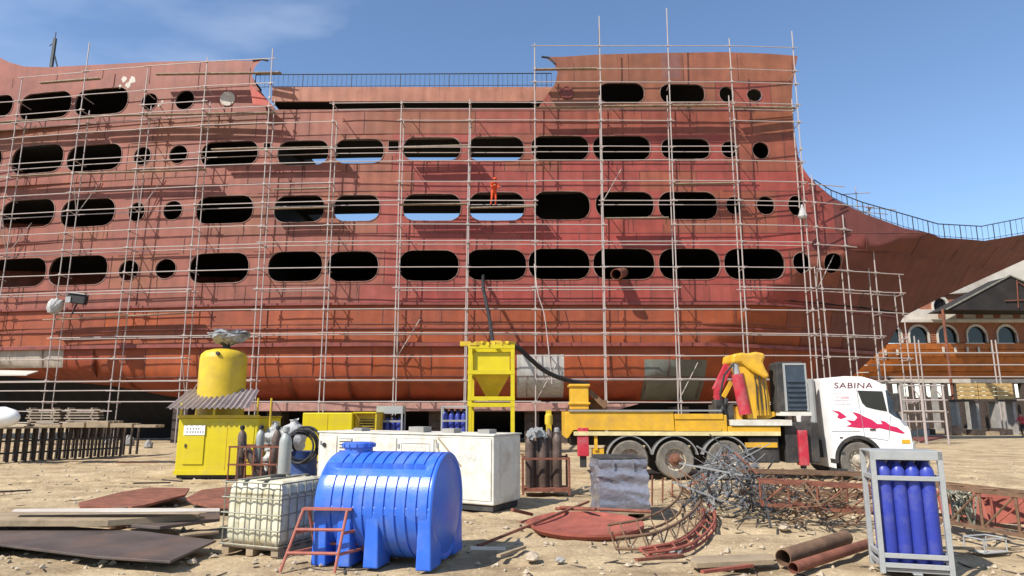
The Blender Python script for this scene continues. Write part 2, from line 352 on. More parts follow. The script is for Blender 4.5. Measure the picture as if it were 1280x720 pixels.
for row in rows:
    for cx, cy, ww, hh in row:
        x0, z0 = on_hull(cx - ww / 2, cy); x1, z1 = on_hull(cx + ww / 2, cy); xt, zt = on_hull(cx, cy - hh / 2); xb, zb = on_hull(cx, cy + hh / 2)
        wins.append(((x0 + x1) / 2, (zt + zb) / 2, (x1 - x0) / 2, (zt - zb) / 2, 'round'))
for cx, cy, ww, hh in ((492, 182, 13, 13), (334, 182, 9, 7)):
    x0, z0 = on_hull(cx, cy); k = 1 / SC((x0, YS, z0)); wins.append((x0, z0, ww / 2 * k, hh / 2 * k, 'box'))
def win_loop(cx, cz, hw, hh, kind, g=0.0):
    hw += g; hh += g
    if kind == 'box': return [(cx - hw, cz - hh), (cx + hw, cz - hh), (cx + hw, cz + hh), (cx - hw, cz + hh)]
    if hw < hh * 1.25: return [(cx + hw * math.cos(2 * math.pi * i / 24), cz + hh * math.sin(2 * math.pi * i / 24)) for i in range(24)]
    pts = []; r = hh; d = hw - r; e = 2.35
    for i in range(32):
        a = 2 * math.pi * i / 32; c, s_ = math.cos(a), math.sin(a)
        q = abs(c) ** (2 / e) * (1 if c > 0 else -1); q2 = abs(s_) ** (2 / e) * (1 if s_ > 0 else -1)
        pts.append((cx + (d if c > 1e-6 else -d if c < -1e-6 else 0) + q * r, cz + q2 * r))
    return pts
def inpoly(x, z, poly):
    c = False; n = len(poly); j = n - 1
    for i in range(n):
        xi, zi = poly[i]; xj, zj = poly[j]
        if (zi > z) != (zj > z) and x < (xj - xi) * (z - zi) / (zj - zi) + xi: c = not c
        j = i
    return c
loops = [win_loop(*q) for q in wins]
strz = [P(640, q, YS).z for q in (470, 431, 405, 380, 355, 312, 291, 238, 213, 166, 137, 100)]
strz = [-5] + strz + [60]
colw = P(712, 300, YS).x - P(640, 300, YS).x
def colx(i, k): return -42 + colw * (i + (0.5 if k % 2 else 0.0) + 0.12 * math.sin(k * 5.1))
specials = []   # bare patches: px rect, colour
for rect, col in (((646, 705, 443, 497), (0.37, 0.36, 0.33)), ((800, 884, 450, 500), (0.11, 0.115, 0.095)), ((-75, 80, 432, 462), (0.36, 0.31, 0.25)), ((828, 850, 68, 98), (0.17, 0.07, 0.055))):
    a, b = on_hull(rect[0], rect[3]); c, d = on_hull(rect[1], rect[2]); specials.append((a, c, b, d, col))
V, E = [], []
def addloop(lp):
    o = len(V); V.extend([Vector(q) for q in lp]); E.extend([(o + i, o + (i + 1) % len(lp)) for i in range(len(lp))])
addloop(out)
for lp in loops: addloop(lp)
def addseg(a, b):
    o = len(V); V.extend([Vector(a), Vector(b)]); E.append((o, o + 1))
XL, XR = -46.0, 46.0
for k in range(1, len(strz) - 1): addseg((XL, strz[k]), (XR, strz[k]))
for k in range(len(strz) - 1):
    for i in range(30): addseg((colx(i, k), strz[k] + 1e-3), (colx(i, k), strz[k + 1] - 1e-3))
for a, c, b, d, _ in specials: addloop([(a, b), (c, b), (c, d), (a, d)])
xx = -37.0
while xx < 42:
    zz = 2.2
    while zz < 24.5:
        p = (xx + 0.13 * random.random(), zz + 0.13 * random.random())
        if inpoly(p[0], p[1], out): V.append(Vector(p))
        zz += 0.62 if zz > 6.2 else 0.36
    xx += 0.75
dv, de, df, *_r = delaunay_2d_cdt(V, E, [], 0, 1e-5)
wb = [(q[0] - q[2], q[0] + q[2], q[1] - q[3], q[1] + q[3]) for q in wins]
cells = {}
for tri in df:
    cx = sum(dv[i][0] for i in tri) / 3; cz = sum(dv[i][1] for i in tri) / 3
    if not inpoly(cx, cz, out): continue
    if any(b[0] < cx < b[1] and b[2] < cz < b[3] and inpoly(cx, cz, loops[i]) for i, b in enumerate(wb)): continue
    key = None
    for i, sp in enumerate(specials):
        if sp[0] < cx < sp[1] and sp[2] < cz < sp[3]: key = ('s', i)
    if key is None:
        k = 0
        while cz > strz[k + 1]: k += 1
        i = 0
        while cx > colx(i, k): i += 1
        key = (k, i)
    cells.setdefault(key, []).append(tri)
# merge slivers into the neighbour to the left so that no plate is a scrap
ship = thing('ship', 'huge red primed steel ship hull with rows of oval openings, still under construction', 'ship', (0, YS, 0))
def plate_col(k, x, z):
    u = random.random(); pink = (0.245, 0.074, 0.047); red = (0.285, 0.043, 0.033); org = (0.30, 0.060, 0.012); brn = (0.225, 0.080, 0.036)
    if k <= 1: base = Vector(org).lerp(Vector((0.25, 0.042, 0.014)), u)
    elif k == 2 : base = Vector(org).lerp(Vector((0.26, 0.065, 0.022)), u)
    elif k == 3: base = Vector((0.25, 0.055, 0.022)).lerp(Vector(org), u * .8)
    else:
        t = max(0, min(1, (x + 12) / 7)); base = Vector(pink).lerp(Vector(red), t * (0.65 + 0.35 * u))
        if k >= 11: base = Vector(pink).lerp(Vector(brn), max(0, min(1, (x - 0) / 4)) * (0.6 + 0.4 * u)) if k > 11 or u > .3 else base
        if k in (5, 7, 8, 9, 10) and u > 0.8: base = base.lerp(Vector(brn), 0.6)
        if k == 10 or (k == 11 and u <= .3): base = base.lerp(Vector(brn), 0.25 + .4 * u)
    if x > 17: base = base.lerp(Vector((0.105, 0.030, 0.024)), min(1, (x - 17) / 5) * 0.9)  # plates darken forward: shade on the flared bow put into the plate colour
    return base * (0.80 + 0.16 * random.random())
for key, tris in sorted(cells.items(), key=lambda q: str(q[0])):
    ar = 0; idx = {}; vs = []; fs = []
    for t in tris:
        f = []
        for i in t:
            if i not in idx: idx[i] = len(vs); vs.append(HP(dv[i][0], dv[i][1]))
            f.append(idx[i])
        fs.append(tuple(f))
    me = bpy.data.meshes.new('hull_plate')
    me.from_pydata([(a, b - YS, c) for a, b, c in vs], [], fs); me.update()
    me.materials.append(M['hull'])
    for p in me.polygons: p.use_smooth = True
    me.normals_split_custom_set_from_vertices([hull_n(a, c) for a, b, c in vs])
    o = bpy.data.objects.new('hull_plate', me); COL.objects.link(o); o.parent = ship
    mxx = sum(q[0] for q in vs) / len(vs); mz = sum(q[2] for q in vs) / len(vs)
    if key[0] == 's': c = specials[key[1]][4]; o['label'] = 'bare grey unpainted plate'
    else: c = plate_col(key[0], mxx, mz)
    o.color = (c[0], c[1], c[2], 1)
# weld seams as raised beads
wm = MB()
def seam(p0, p1, step=0.7):
    n = max(1, int(math.dist(p0, p1) / step)); pts = []
    for i in range(n + 1):
        x = p0[0] + (p1[0] - p0[0]) * i / n; z = p0[1] + (p1[1] - p0[1]) * i / n
        ok = inpoly(x, z, out) and not any(b[0] - .1 < x < b[1] + .1 and b[2] - .1 < z < b[3] + .1 for b in wb)
        if ok: pts.append(HP(x, z, -0.004))
        else:
            for a, b in zip(pts[:-1], pts[1:]): wm.bar(a, b, 0.03, 0.035)
            pts = []
    for a, b in zip(pts[:-1], pts[1:]): wm.bar(a, b, 0.03, 0.035)
for k in range(1, len(strz) - 1): seam((-38, strz[k]), (40, strz[k]))
for k in range(len(strz) - 1):
    for i in range(30): seam((colx(i, k), max(2, strz[k])), (colx(i, k), min(25, strz[k + 1])), 0.5)
tag(wm.build('weld_seam', M['weld'], ship, world=True), kind='stuff')
for q in wins:
    a = win_loop(*q, 0.03); b = win_loop(*q, -0.012); n = len(a); m = MB()
    vs = [HP(*p, -0.03) for p in a] + [HP(*p, -0.03) for p in b] + [HP(*p, 0.12) for p in b] + [HP(*p, 0.01) for p in a]
    fs = []
    for i in range(n):
        j = (i + 1) % n
        for r_ in range(3): fs.append((r_ * n + i, r_ * n + j, (r_ + 1) * n + j, (r_ + 1) * n + i))
        fs.append((3 * n + i, 3 * n + j, j, i))
    m.add(vs, fs); m.build('window_frame', M['frame_edge'], ship, world=True)
# rust runs weeping from the openings, pale scuffs on the stern
rr_ = random.Random(3); rm = MB()
for cx, cz, hw, hh, kd in wins:
    for _ in range(3 if hw > .8 else 1):
        x = cx + hw * rr_.uniform(-.9, .9); z = cz - hh * (.86 + .14 * (abs(x - cx) < hw * .6)) - .03; ln = rr_.uniform(.3, 1.3); w0 = rr_.uniform(.02, .07); n_ = 5
        vs = []
        for i in range(n_ + 1):
            t = i / n_; ww_ = w0 * (1 - .8 * t); xo = x + .02 * math.sin(i * 2 + x)
            vs += [HP(xo - ww_, z - ln * t, -.006), HP(xo + ww_, z - ln * t, -.006)]
        if inpoly(x, z - ln, out) and inpoly(x, z, out): rm.add(vs, [(2 * i, 2 * i + 1, 2 * i + 3, 2 * i + 2) for i in range(n_)])
tag(rm.build('rust_run', pm('rust_stain', (0.085, 0.034, 0.022), .85, alpha=.5), ship, world=True), kind='stuff')
for px_, py_, r_ in ((155, 99, .30), (166, 100, .36), (160, 106, .30), (150, 108, .18), (199, 131, .14), (203, 127, .12)):
    x, z = on_hull(px_, py_); m = MB(); k_ = [HP(x + r_ * rr_.uniform(.5, 1.1) * math.cos(R(a_)) * .8, z + r_ * rr_.uniform(.5, 1.1) * math.sin(R(a_)), -.008) for a_ in range(0, 360, 30)]
    m.add(k_, [tuple(range(12))]); m.build('paint_scuff', M['cream'], ship, world=True)
# blanked portholes
for (cx, cy, r_, mt) in ((285, 124, 9.5, M['cream']), (708, 116, 8.5, M['strake'])):
    x, z = on_hull(cx, cy); r_ /= SC((x, YS, z)); m = MB()
    m.lathe([(r_, -0.03), (r_, 0.09), (r_ * .82, 0.09), (r_ * .80, 0.06)], HP(x, z, 0), 24, Matrix.Rotation(math.pi / 2, 3, 'X'))
    m.build('porthole_cover', mt, ship, True, world=True)
# rubbing strakes
for q, hgt, out_ in ((380, 0.14, 0.20), (431, 0.22, 0.30), (410, 0.09, 0.10)):
    z = P(640, q, YS).z; x = -38.0
    while x < 27:
        m = MB(); pts = [x + i * 0.8 for i in range(6)]
        for a, b in zip(pts[:-1], pts[1:]):
            if inpoly(a, z, out) and inpoly(b, z, out): m.bar(HP(a, z, -out_ / 2), HP(b, z, -out_ / 2), out_, hgt)
        if m.v: m.build('rubbing_strake', M['strake'], ship, world=True)
        x += 4.0
# decks, far side, keel
dz = [P(640, q, YS).z for q in (371, 297, 226, 158)]
mid0, mid1 = P(338, 260, YS).x, P(664, 260, YS).x
def deck(z, x0, x1, depth, name='deck'):
    m = MB(); n = max(1, int((x1 - x0) / 1.5))
    for i in range(n):
        a = x0 + (x1 - x0) * i / n; b = x0 + (x1 - x0) * (i + 1) / n
        ya = hull_y(a, z) + 0.06; yb = hull_y(b, z) + 0.06
        fa = (2 * YC - ya) if depth is None else min(ya + depth, 2 * YC - ya); fb = (2 * YC - yb) if depth is None else min(yb + depth, 2 * YC - yb)
        m.add([(a, ya, z), (b, yb, z), (b, fb, z), (a, fa, z), (a, ya, z - .18), (b, yb, z - .18), (b, fb, z - .18), (a, fa, z - .18)], [(0, 1, 2, 3), (7, 6, 5, 4), (0, 4, 5, 1), (3, 2, 6, 7)])
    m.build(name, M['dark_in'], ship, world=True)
def rd(py, zc):     # how far in a ray through the opening's visible sky line meets the deck above
    p = P(640, py, YS); d = ray(640, py); return (zc - p.z) / (d.z / d.y)
for k, z in enumerate(dz):
    xe = P((1190, 1110, 1012, 985)[k], 200, YS).x
    if k in (1,):
        deck(z, -52, xe, None)
    elif k == 0: deck(z, -52, xe, None)
    else:
        dpt = rd(266 if k == 2 else 195.5, z - .18 if k == 2 else z - .18)
        deck(z, -52, mid0, None); deck(z, mid1, xe, None); deck(z, mid0, mid1, dpt)
zr = P(640, 124, YS).z
deck(zr, mid1, P(690, 100, YS).x, None, 'upper_deck'); deck(P(640, 78, YS).z, P(700, 100, YS).x, P(985, 100, YS).x, None, 'upper_deck'); deck(P(640, 90, 42).z, -52, P(205, 90, YS).x, None, 'upper_deck'); deck(P(640, 88, 41).z, P(205, 90, YS).x, P(300, 90, YS).x, 2.8, 'upper_deck')
dpt = rd(133, zr)
m = MB(); x0, x1 = P(338, 115, YS).x, P(690, 115, YS).x; zt = P(640, 106, YS).z
m.b2(x0, x1, YS + .30, YS + .42, zr, zt); m.build('fascia', M['strake'], ship, world=True).color = (1, 1, 1, 1)
fas = bpy.data.objects['fascia']; fas.data.materials.clear(); fas.data.materials.append(M['hull']); fas.color = (0.31, 0.125, 0.075, 1)
m = MB(); m.b2(x0, x1, YS + .42, YS + 7.5, zr + .05, zr + .25); m.build('upper_deck', M['dark_in'], ship, world=True)
# far side shell, left open amidships
m = MB(); m2 = MB(); xq = [-54 + 1.6 * i for i in range(61)]; zq = [2.9 + 1.0 * i for i in range(23)]
zo0 = dz[1] + .3
for i in range(60):
    for k in range(22):
        xm = (xq[i] + xq[i + 1]) / 2; zm = (zq[k] + zq[k + 1]) / 2
        if not inpoly(max(xm, -29), zm, out): continue
        if xm > 10 and not all(inpoly(a, b, out) for a, b in ((xq[i], zq[k]), (xq[i + 1], zq[k]), (xq[i + 1], zq[k + 1]), (xq[i], zq[k + 1]), (xq[i + 1] + 1, zq[k]))): continue
        if mid0 - 3.5 < xm < mid1 + 4 and zm > zo0 + 1: continue
        (m if xm < 0 else m2).add([(a, 2 * YC - hull_y(a, b), b) for a, b in ((xq[i], zq[k]), (xq[i + 1], zq[k]), (xq[i + 1], zq[k + 1]), (xq[i], zq[k + 1]))], [(0, 1, 2, 3)])
m.build('far_side_shell', M['strake'], ship, world=True); m2.build('far_side_shell', M['strake'], ship, world=True)
for xb in (-51.5, mid0 - .3, mid1 + .3, P(985, 200, YS).x):
    m = MB(); zt_ = P(640, 137, YS).z if xb > -30 else 24
    zl = [dz[0] - 2 + (zt_ - dz[0] + 2) * k / 10 for k in range(11)]
    for a_, b_ in zip(zl[:-1], zl[1:]):
        ya, yb = hull_y(xb, a_) + .15, hull_y(xb, b_) + .15; m.add([(xb, ya, a_), (xb, 2 * YC - ya, a_), (xb, 2 * YC - yb, b_), (xb, yb, b_)], [(0, 1, 2, 3)])
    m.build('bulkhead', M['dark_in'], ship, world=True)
for px_, y0_, y1_ in ((1014, 300, 227), (1064, 372, 290)):
    xb = P(px_, 300, YS).x; m = MB(); zl = [P(640, y0_ + (y1_ - y0_) * k / 8, YS).z for k in range(9)]
    for a_, b_ in zip(zl[:-1], zl[1:]):
        ya, yb = hull_y(xb, a_) + .12, hull_y(xb, b_) + .12; m.add([(xb, ya, a_), (xb, 2 * YC - ya, a_), (xb, 2 * YC - yb, b_), (xb, yb, b_)], [(0, 1, 2, 3)])
    m.build('bulkhead', M['dark_in'], ship, world=True)
m = MB(); n = 50
for i in range(n):
    a = -38 + 60 * i / n; b = -38 + 60 * (i + 1) / n
    za, zb_ = lerp_tab(bot_tab, a) + .02, lerp_tab(bot_tab, b) + .02; ya, yb = hull_y(a, za), hull_y(b, zb_)
    ka = max(0.25, 0.25 + (za - 2.6) * .5); kb = max(0.25, 0.25 + (zb_ - 2.6) * .5)
    m.add([(a, ya, za), (b, yb, zb_), (b, YC, kb), (a, YC, ka), (b, 2 * YC - yb, zb_), (a, 2 * YC - ya, za)], [(0, 1, 2, 3), (3, 2, 4, 5)])
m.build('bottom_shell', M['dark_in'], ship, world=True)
m = MB(); m.b2(-30, 20, YC - .3, YC + .3, 0.1, 1.2); m.build('keel', M['dark_in'], ship, world=True)
# rails
def railing(pxs, top_off, step, posts_every, parent, Yoff):
    pts = []
    for (ax, ay, ah), (bx, by, bh) in zip(pxs[:-1], pxs[1:]):
        n = max(1, round((bx - ax) / step))
        for i in range(n): pts.append((ax + (bx - ax) * i / n, ay + (by - ay) * i / n, ah + (bh - ah) * i / n))
    pts.append(pxs[-1]); lo, hi = [], []
    for a, b, h in pts:
        x, z = on_hull(a, b); y = hull_y(x, z) + Yoff; p = Vector((x, y, z)); lo.append(p); hi.append(Vector((x, y, z + h / SC(p))))
    r_ = MB(); r_.path(hi, 0.035, 6); r_ = r_.build('railing', M['rail_dark'], parent, world=True)
    lm = MB().path([l_ + (h_ - l_) * .12 for l_, h_ in zip(lo, hi)], 0.02, 5); lm.build('lower_rail', M['rail_dark'], r_, world=True)
    for i, (l_, h_) in enumerate(zip(lo, hi)):
        MB().tube(l_, h_, 0.03 if i % posts_every == 0 else 0.014, 5).build('post' if i % posts_every == 0 else 'baluster', M['rail_dark'], r_, world=True)
railing([(316, 108, 19), (345, 107, 18.5), (690, 105, 18)], 18, 6.2, 10, ship, 0.36)
railing([(1018, 228, 4), (1040, 247, 10), (1080, 267, 15), (1130, 285, 19), (1175, 297, 18), (1230, 301, 19), (1280, 293, 21), (1330, 281, 22)], 17, 6.8, 3, ship, 0.05)
# scroll horns of the two castles
for pts in ([(316, 76), (327, 74), (335, 76)], [(694, 80), (686, 72), (677, 71)]):
    q = [Vector(HP(*on_hull(*p))) for p in pts]; MB().path(q, 0.07, 6).build('scroll_trim', M['rail_dark'], ship, world=True)
# sloping buttress plate beside the recess
a = [on_hull(*p) for p in ((318, 112), (346, 138), (322, 138))]
m = MB(); m.prism([(q[0], q[1]) for q in a], YS - .12, YS - .04); b_ = m.build('hull_plate', M['hull'], ship, world=True); b_.color = (0.38, 0.07, 0.045, 1)

# bilge timber and keel blocks: separate things under the hull
m = MB(); x0, x1 = P(306, 508, 41).x, P(735, 508, 41).x; za, zb_ = P(640, 514, 41).z, P(640, 503.5, 41).z
t_ = tag(m.b2(x0, x1, 40.75, 41.6, za, zb_).build('bilge_timber', M['pinkbeam'], bevel=.03), 'long pinkish beam lying under the bilge of the red ship', 'beam')
m = MB(); x0, x1 = P(758, 508, 41).x, P(790, 508, 41).x
m.prism([(x0, zb_ - .05), (x1 + .4, zb_ - .05), (x0 + .3, za), (x0, za)], 40.7, 41.6)
tag(m.build('bilge_timber', M['pinkbeam']), 'short wedge-ended pinkish beam under the bilge behind the truck', 'beam')
pxs = [228, 292, 345, 420, 485, 545, 665, 700, 770, 850, 930, 1000]
proto = None
for i, q in enumerate(pxs):
    x = P(q, 540, 42).x
    if proto is None:
        proto = thing('keel_block', 'leftmost dark stacked timber block propping the ship bottom, behind the yellow compressor', 'block', (x, 42.2, 0), 0, 'timber blocks under the ship')
        for k in range(5): MB().b2(-.45, .45, -.7, .7, k * .44, k * .44 + .42).build('timber', M['darkwood'], proto)
    else:
        c = copy_tree(proto); c.location.x = x; c.rotation_euler.z = random.uniform(-.1, .1); c['label'] = f'dark stacked timber block propping the ship bottom, {ORD[i]} from the left'

# ------------------------------------------------------------------ scaffolding along the hull
def ysc(x):
    if x < -8: return hull_y(x, 12) - 1.15
    if x < 17: return YS - 1.15
    return YS - 1.15 + (x - 17) * 0.30
def colX(px): 
    y = YS
    for _ in range(8): p = P(px, 340, y - 1.15); y = ysc(p.x) + 1.15
    return p.x
RZ = lambda py: P(640, py, YS - 1.15).z
ALL = [129, 150, 184, 201, 227, 250, 280, 302, 334, 359, 386, 417, 445, 474, 502]
TUBE = {}
def tube_obj(name, p0, p1, r, parent, mat=None):
    p0 = Vector(p0); p1 = Vector(p1); d = p1 - p0; key = (round(d.length, 1), r)
    if key not in TUBE: TUBE[key] = MB().tube((0, 0, 0), (0, 0, 1), r, 6).mesh('tube', M['galv'], smooth=True)
    o = bpy.data.objects.new(name, TUBE[key]); COL.objects.link(o); o.parent = parent
    o.rotation_mode = 'QUATERNION'; o.rotation_quaternion = d.to_track_quat('Z', 'Y'); o.scale = (1, 1, d.length)
    o.location = p0 - parent.location
    return o
CLAMP = MB().box((0, 0, 0), (0.13, 0.13, 0.15)).mesh('coupler', M['galv'])
def board(parent, p0, p1, wdt=0.26, th=0.05):
    return MB().bar(p0, p1, wdt, th).build('plank', M['plank'], parent, world=True)
def scaffold(name_label, cols, tops, rows, rails, planks, gapfrac, foot=0.0, poles=None):
    X = [colX(c) for c in cols]; rnd = random.Random(len(cols) * 13 + int(cols[0]))
    root = thing('scaffold', name_label, 'scaffold', (X[0], ysc(X[0]), 0))
    lean = [rnd.uniform(-.02, .02) for _ in cols]
    def node(i, z, back=0): return Vector((X[i] + lean[i] * (z - 8) * .5 + (0.03 if back else 0), ysc(X[i]) + 0.8 * back, z))
    for i in range(len(cols)):
        if poles is not None and i not in poles: continue
        zt = RZ(tops[i]); zs = [foot]; z = foot + 6 + rnd.uniform(-1, 1)
        while z < zt - 2: zs.append(z); z += 6
        zs.append(zt)
        for b in (0, 1):
            ztb = zt if b == 0 else min(zt - 1.0, RZ(112))
            for a, c in zip(zs[:-1], zs[1:]):
                if a >= ztb: continue
                c = min(c, ztb); tube_obj('standard', node(i, a, b), node(i, c, b), 0.037, root)
        for q in rows:
            if RZ(q) > zt: continue
            z = RZ(q)
            if rnd.random() < .75:
                tube_obj('transom', node(i, z - .06, 0) + Vector((.05, -.15, 0)), node(i, z - .06, 1) + Vector((.05, .25, 0)), 0.03, root)
            o = bpy.data.objects.new('coupler', CLAMP); COL.objects.link(o); o.parent = root; o.location = node(i, z) - root.location
    for q, i0, i1 in [(q, 0, len(cols) - 1) for q in rows] + rails:
        jog = rnd.uniform(-.05, .05)
        for i in range(i0, i1):
            if (q, i0, i1) not in rails and rnd.random() < gapfrac: continue
            if RZ(q) > max(RZ(tops[i]), RZ(tops[i + 1])) + .1: continue
            z = RZ(q) + jog; a = node(i, z + rnd.uniform(-.02, .02)) + Vector((-.25, -.05, 0)); b = node(i + 1, z + rnd.uniform(-.02, .02)) + Vector((.25, -.05, 0))
            tube_obj('ledger', a, b, 0.032, root)
            if q in (129, 184, 250, 302, 359, 417, 474):
                tube_obj('ledger', node(i, z, 1) + Vector((-.2, .05, 0)), node(i + 1, z, 1) + Vector((.2, .05, 0)), 0.030, root)
    for i in range(len(cols) - 1):
        if rnd.random() < .55:
            z = RZ(rnd.choice([502, 445, 359, 302, 250])); tube_obj('brace', node(i, z, 1), node(i, z + 2.6, 0) , 0.028, root)
            tube_obj('brace', node(i, z, 1), node(i, z, 1) + Vector((1.3, .1, 2.3)), 0.026, root)
    for xa, ya, xb, yb in planks:
        nb = 2
        for k in range(nb):
            off = 0.22 + k * 0.27; A = P(xa, ya, 39); B = P(xb, yb, 39)
            for _ in range(4): A = P(xa, ya, ysc(A.x) + off); B = P(xb, yb, ysc(B.x) + off)
            B = B + Vector((rnd.uniform(-.15, .15), 0, rnd.uniform(-.01, .01)))
            board(root, A, B)
    return root
stern = scaffold('steel tube scaffold covering the stern third of the ship, behind the yellow compressor', [-92, -8, 75, 155, 237, 323], [62, 66, 30, 70, 62, 56],
    [100, 118] + ALL, [(68, 1, 5), (530, 0, 3), (514, 0, 3), (488, 0, 5)], [(50, 104, 122, 98), (195, 93, 350, 91), (-40, 155, 114, 147), (113, 145, 345, 141), (-10, 222, 105, 216), (100, 217, 258, 212), (265, 187, 322, 185), (55, 400, 240, 391)], 0.16)
mids = scaffold('steel tube scaffold amidships with the man in orange standing on it', [323, 407, 496, 583, 669], [56, 126, 126, 124, 124],
    ALL, [], [(322, 186, 421, 184), (342, 237, 413, 235), (336, 261, 416, 259), (503, 184, 585, 182), (498, 256, 583, 255), (583, 260, 668, 258)], 0.12, poles=[1, 2, 3])
fore = scaffold('steel tube scaffold covering the forecastle above the crane truck', [669, 755, 845, 929, 1012], [54, 20, 10, 48, 36],
    [86, 102] + ALL, [(57, 0, 4)], [(668, 87, 746, 86), (670, 135, 749, 134), (748, 133, 910, 132), (914, 134, 992, 135), (757, 273, 834, 272), (840, 230, 916, 229)], 0.12)
bows = scaffold('narrow steel tube scaffold at the flare of the bow, right of the forecastle scaffold', [1026, 1060, 1094, 1124], [215, 262, 250, 335],
    [227, 250, 280, 302, 334, 359, 386, 417, 445, 474, 502], [], [], 0.1)
# tall thin poles and the mast above the bulwark
t = thing('radio_mast', 'short dark mast with side struts standing on the stern bulwark', 'mast', (P(66, 84, 41).x, 44.5, 0))
za = P(66, 84, 44.5).z; zt = P(66, 48, 44.5).z; xm = P(66, 70, 44.5).x; t.location.x = xm
MB().b2(-.09, .09, -.09, .09, za - .8, zt).build('post', M['rail_dark'], t)
MB().tube((0, 0, za + 1.3), (.55, 0, za - .3), .05).tube((0, 0, zt - .3), (-.35, 0, zt - .6), .03).build('strut', M['rail_dark'], t)
MB().tube((0, 0, zt), (0, 0, zt + .5), .03).build('aerial', M['rail_dark'], t)
x, z = on_hull(753, 66)
tag(MB().tube((x, YS + 1.5, z - .5), (x, YS + 1.5, z + 2.6), .05).build('flag_pole', M['rail_dark']), 'dark upright pole rising above the forecastle bulwark', 'pole')
t = thing('aerial_cross', 'thin cross-armed aerial standing behind the bow railing', 'aerial', (P(1072, 262, 45).x, 45, P(1072, 262, 45).z - 1.2))
MB().tube((0, 0, 0), (0, 0, 2.9), .03).build('pole', M['galv'], t)
MB().tube((-1.1, 0, 2.3), (1.0, 0, 2.45), .03).build('crossarm', M['galv'], t)
# bag, lamp and rag hung on the scaffold
p = P(65, 392, 39.3)
m = MB()
for i in range(3): m.lathe([(.05, -.42), (.24, -.35), (.34, -.05), (.24, .3), (.06, .5)], (p.x - .05 + .1 * i, 39.35 + .04 * i, p.z + .42 + .05 * (i % 2)), 9, Matrix.Rotation(.35 * i - .1, 3, 'Y'))
tag(m.build('sack', M['sack'], smooth=True), 'stuffed pale sack resting on the stern scaffold boards', 'sack')
p = P(97, 374, 39.2); t = thing('work_lamp', 'black floodlight with pale top edge clamped to the stern scaffold', 'lamp', (p.x, 39.2, p.z))
MB().box((0, 0, 0), (1.1, .35, .55), Matrix.Rotation(.12, 3, 'Y')).build('housing', M['black'], t, bevel=.05)
MB().box((0, -.03, .33), (1.15, .45, .06), Matrix.Rotation(.12, 3, 'Y')).build('visor', M['ltgrey'], t)
MB().box((-.42, -.2, -.05), (.28, .06, .35)).build('lens', M['ltgrey'], t)
MB().tube((0, 0, -.25), (-.3, .1, -.9), .05).build('bracket', M['black'], t)
p = P(1001, 268, 39.2)
m = MB(); m.lathe([(.03, .55), (.09, .35), (.2, .05), (.28, -.2), (.2, -.32)], (p.x, 38.95, p.z), 7)
tag(m.build('rag', M['sack'], smooth=True), 'pale rag hanging from a scaffold pole beside the forward round opening', 'rag')

# ------------------------------------------------------------------ worker in orange
def skin_mesh(name, joints, bones, mats, pick, sub=1):
    me = bpy.data.meshes.new(name + '_cage'); names = list(joints)
    me.from_pydata([joints[k][0] for k in names], [(names.index(a), names.index(b)) for a, b in bones], []); me.update()
    o = bpy.data.objects.new(name, me); COL.objects.link(o)
    sk = o.modifiers.new('skin', 'SKIN'); sk.use_smooth_shade = True
    for i, k in enumerate(names):
        r_ = joints[k][1]; v = me.skin_vertices[0].data[i]; v.radius = (r_, r_) if not isinstance(r_, tuple) else r_; v.use_root = (i == 0)
    sb = o.modifiers.new('sub', 'SUBSURF'); sb.levels = sub; sb.render_levels = sub
    dg = bpy.context.evaluated_depsgraph_get(); new = bpy.data.meshes.new_from_object(o.evaluated_get(dg))
    o.modifiers.clear(); o.data = new; new.name = name
    new.materials.clear()
    for q in mats: new.materials.append(q)
    for p_ in new.polygons: p_.material_index = pick(p_.center); p_.use_smooth = True
    return o
p = P(617, 258, 39.15); wk = thing('person', 'person in orange overalls standing on the scaffold boards amidships, bent to the hull', 'person', (p.x, 39.15, p.z + .03), R(-60))
J = {'pelvis': ((0, 0, .93), (.15, .12)), 'waist': ((.01, 0, 1.10), (.145, .11)), 'chest': ((.07, 0, 1.32), (.17, .125)), 'neck': ((.11, 0, 1.49), .062), 'head': ((.15, 0, 1.60), (.085, .095)), 'crown': ((.16, 0, 1.70), (.07, .08)), 'nose': ((.245, 0, 1.60), .018),
     'hipL': ((0, .10, .88), .10), 'kneeL': ((.05, .12, .48), .072), 'ankL': ((-.02, .13, .09), .05), 'toeL': ((.17, .14, .035), .04),
     'hipR': ((0, -.10, .88), .10), 'kneeR': ((.02, -.13, .48), .072), 'ankR': ((-.10, -.14, .09), .05), 'toeR': ((.09, -.16, .035), .04),
     'shL': ((.08, .20, 1.41), .075), 'elL': ((.20, .25, 1.15), .055), 'wrL': ((.42, .20, 1.12), .038), 'paL': ((.50, .18, 1.12), .036),
     'shR': ((.08, -.20, 1.41), .075), 'elR': ((.16, -.26, 1.14), .055), 'wrR': ((.40, -.20, 1.18), .038), 'paR': ((.48, -.17, 1.19), .036)}
BONES = [('pelvis', 'waist'), ('waist', 'chest'), ('chest', 'neck'), ('neck', 'head'), ('head', 'crown'), ('head', 'nose'), ('pelvis', 'hipL'), ('hipL', 'kneeL'), ('kneeL', 'ankL'), ('ankL', 'toeL'), ('pelvis', 'hipR'), ('hipR', 'kneeR'), ('kneeR', 'ankR'), ('ankR', 'toeR'),
     ('chest', 'shL'), ('shL', 'elL'), ('elL', 'wrL'), ('wrL', 'paL'), ('chest', 'shR'), ('shR', 'elR'), ('elR', 'wrR'), ('wrR', 'paR')]
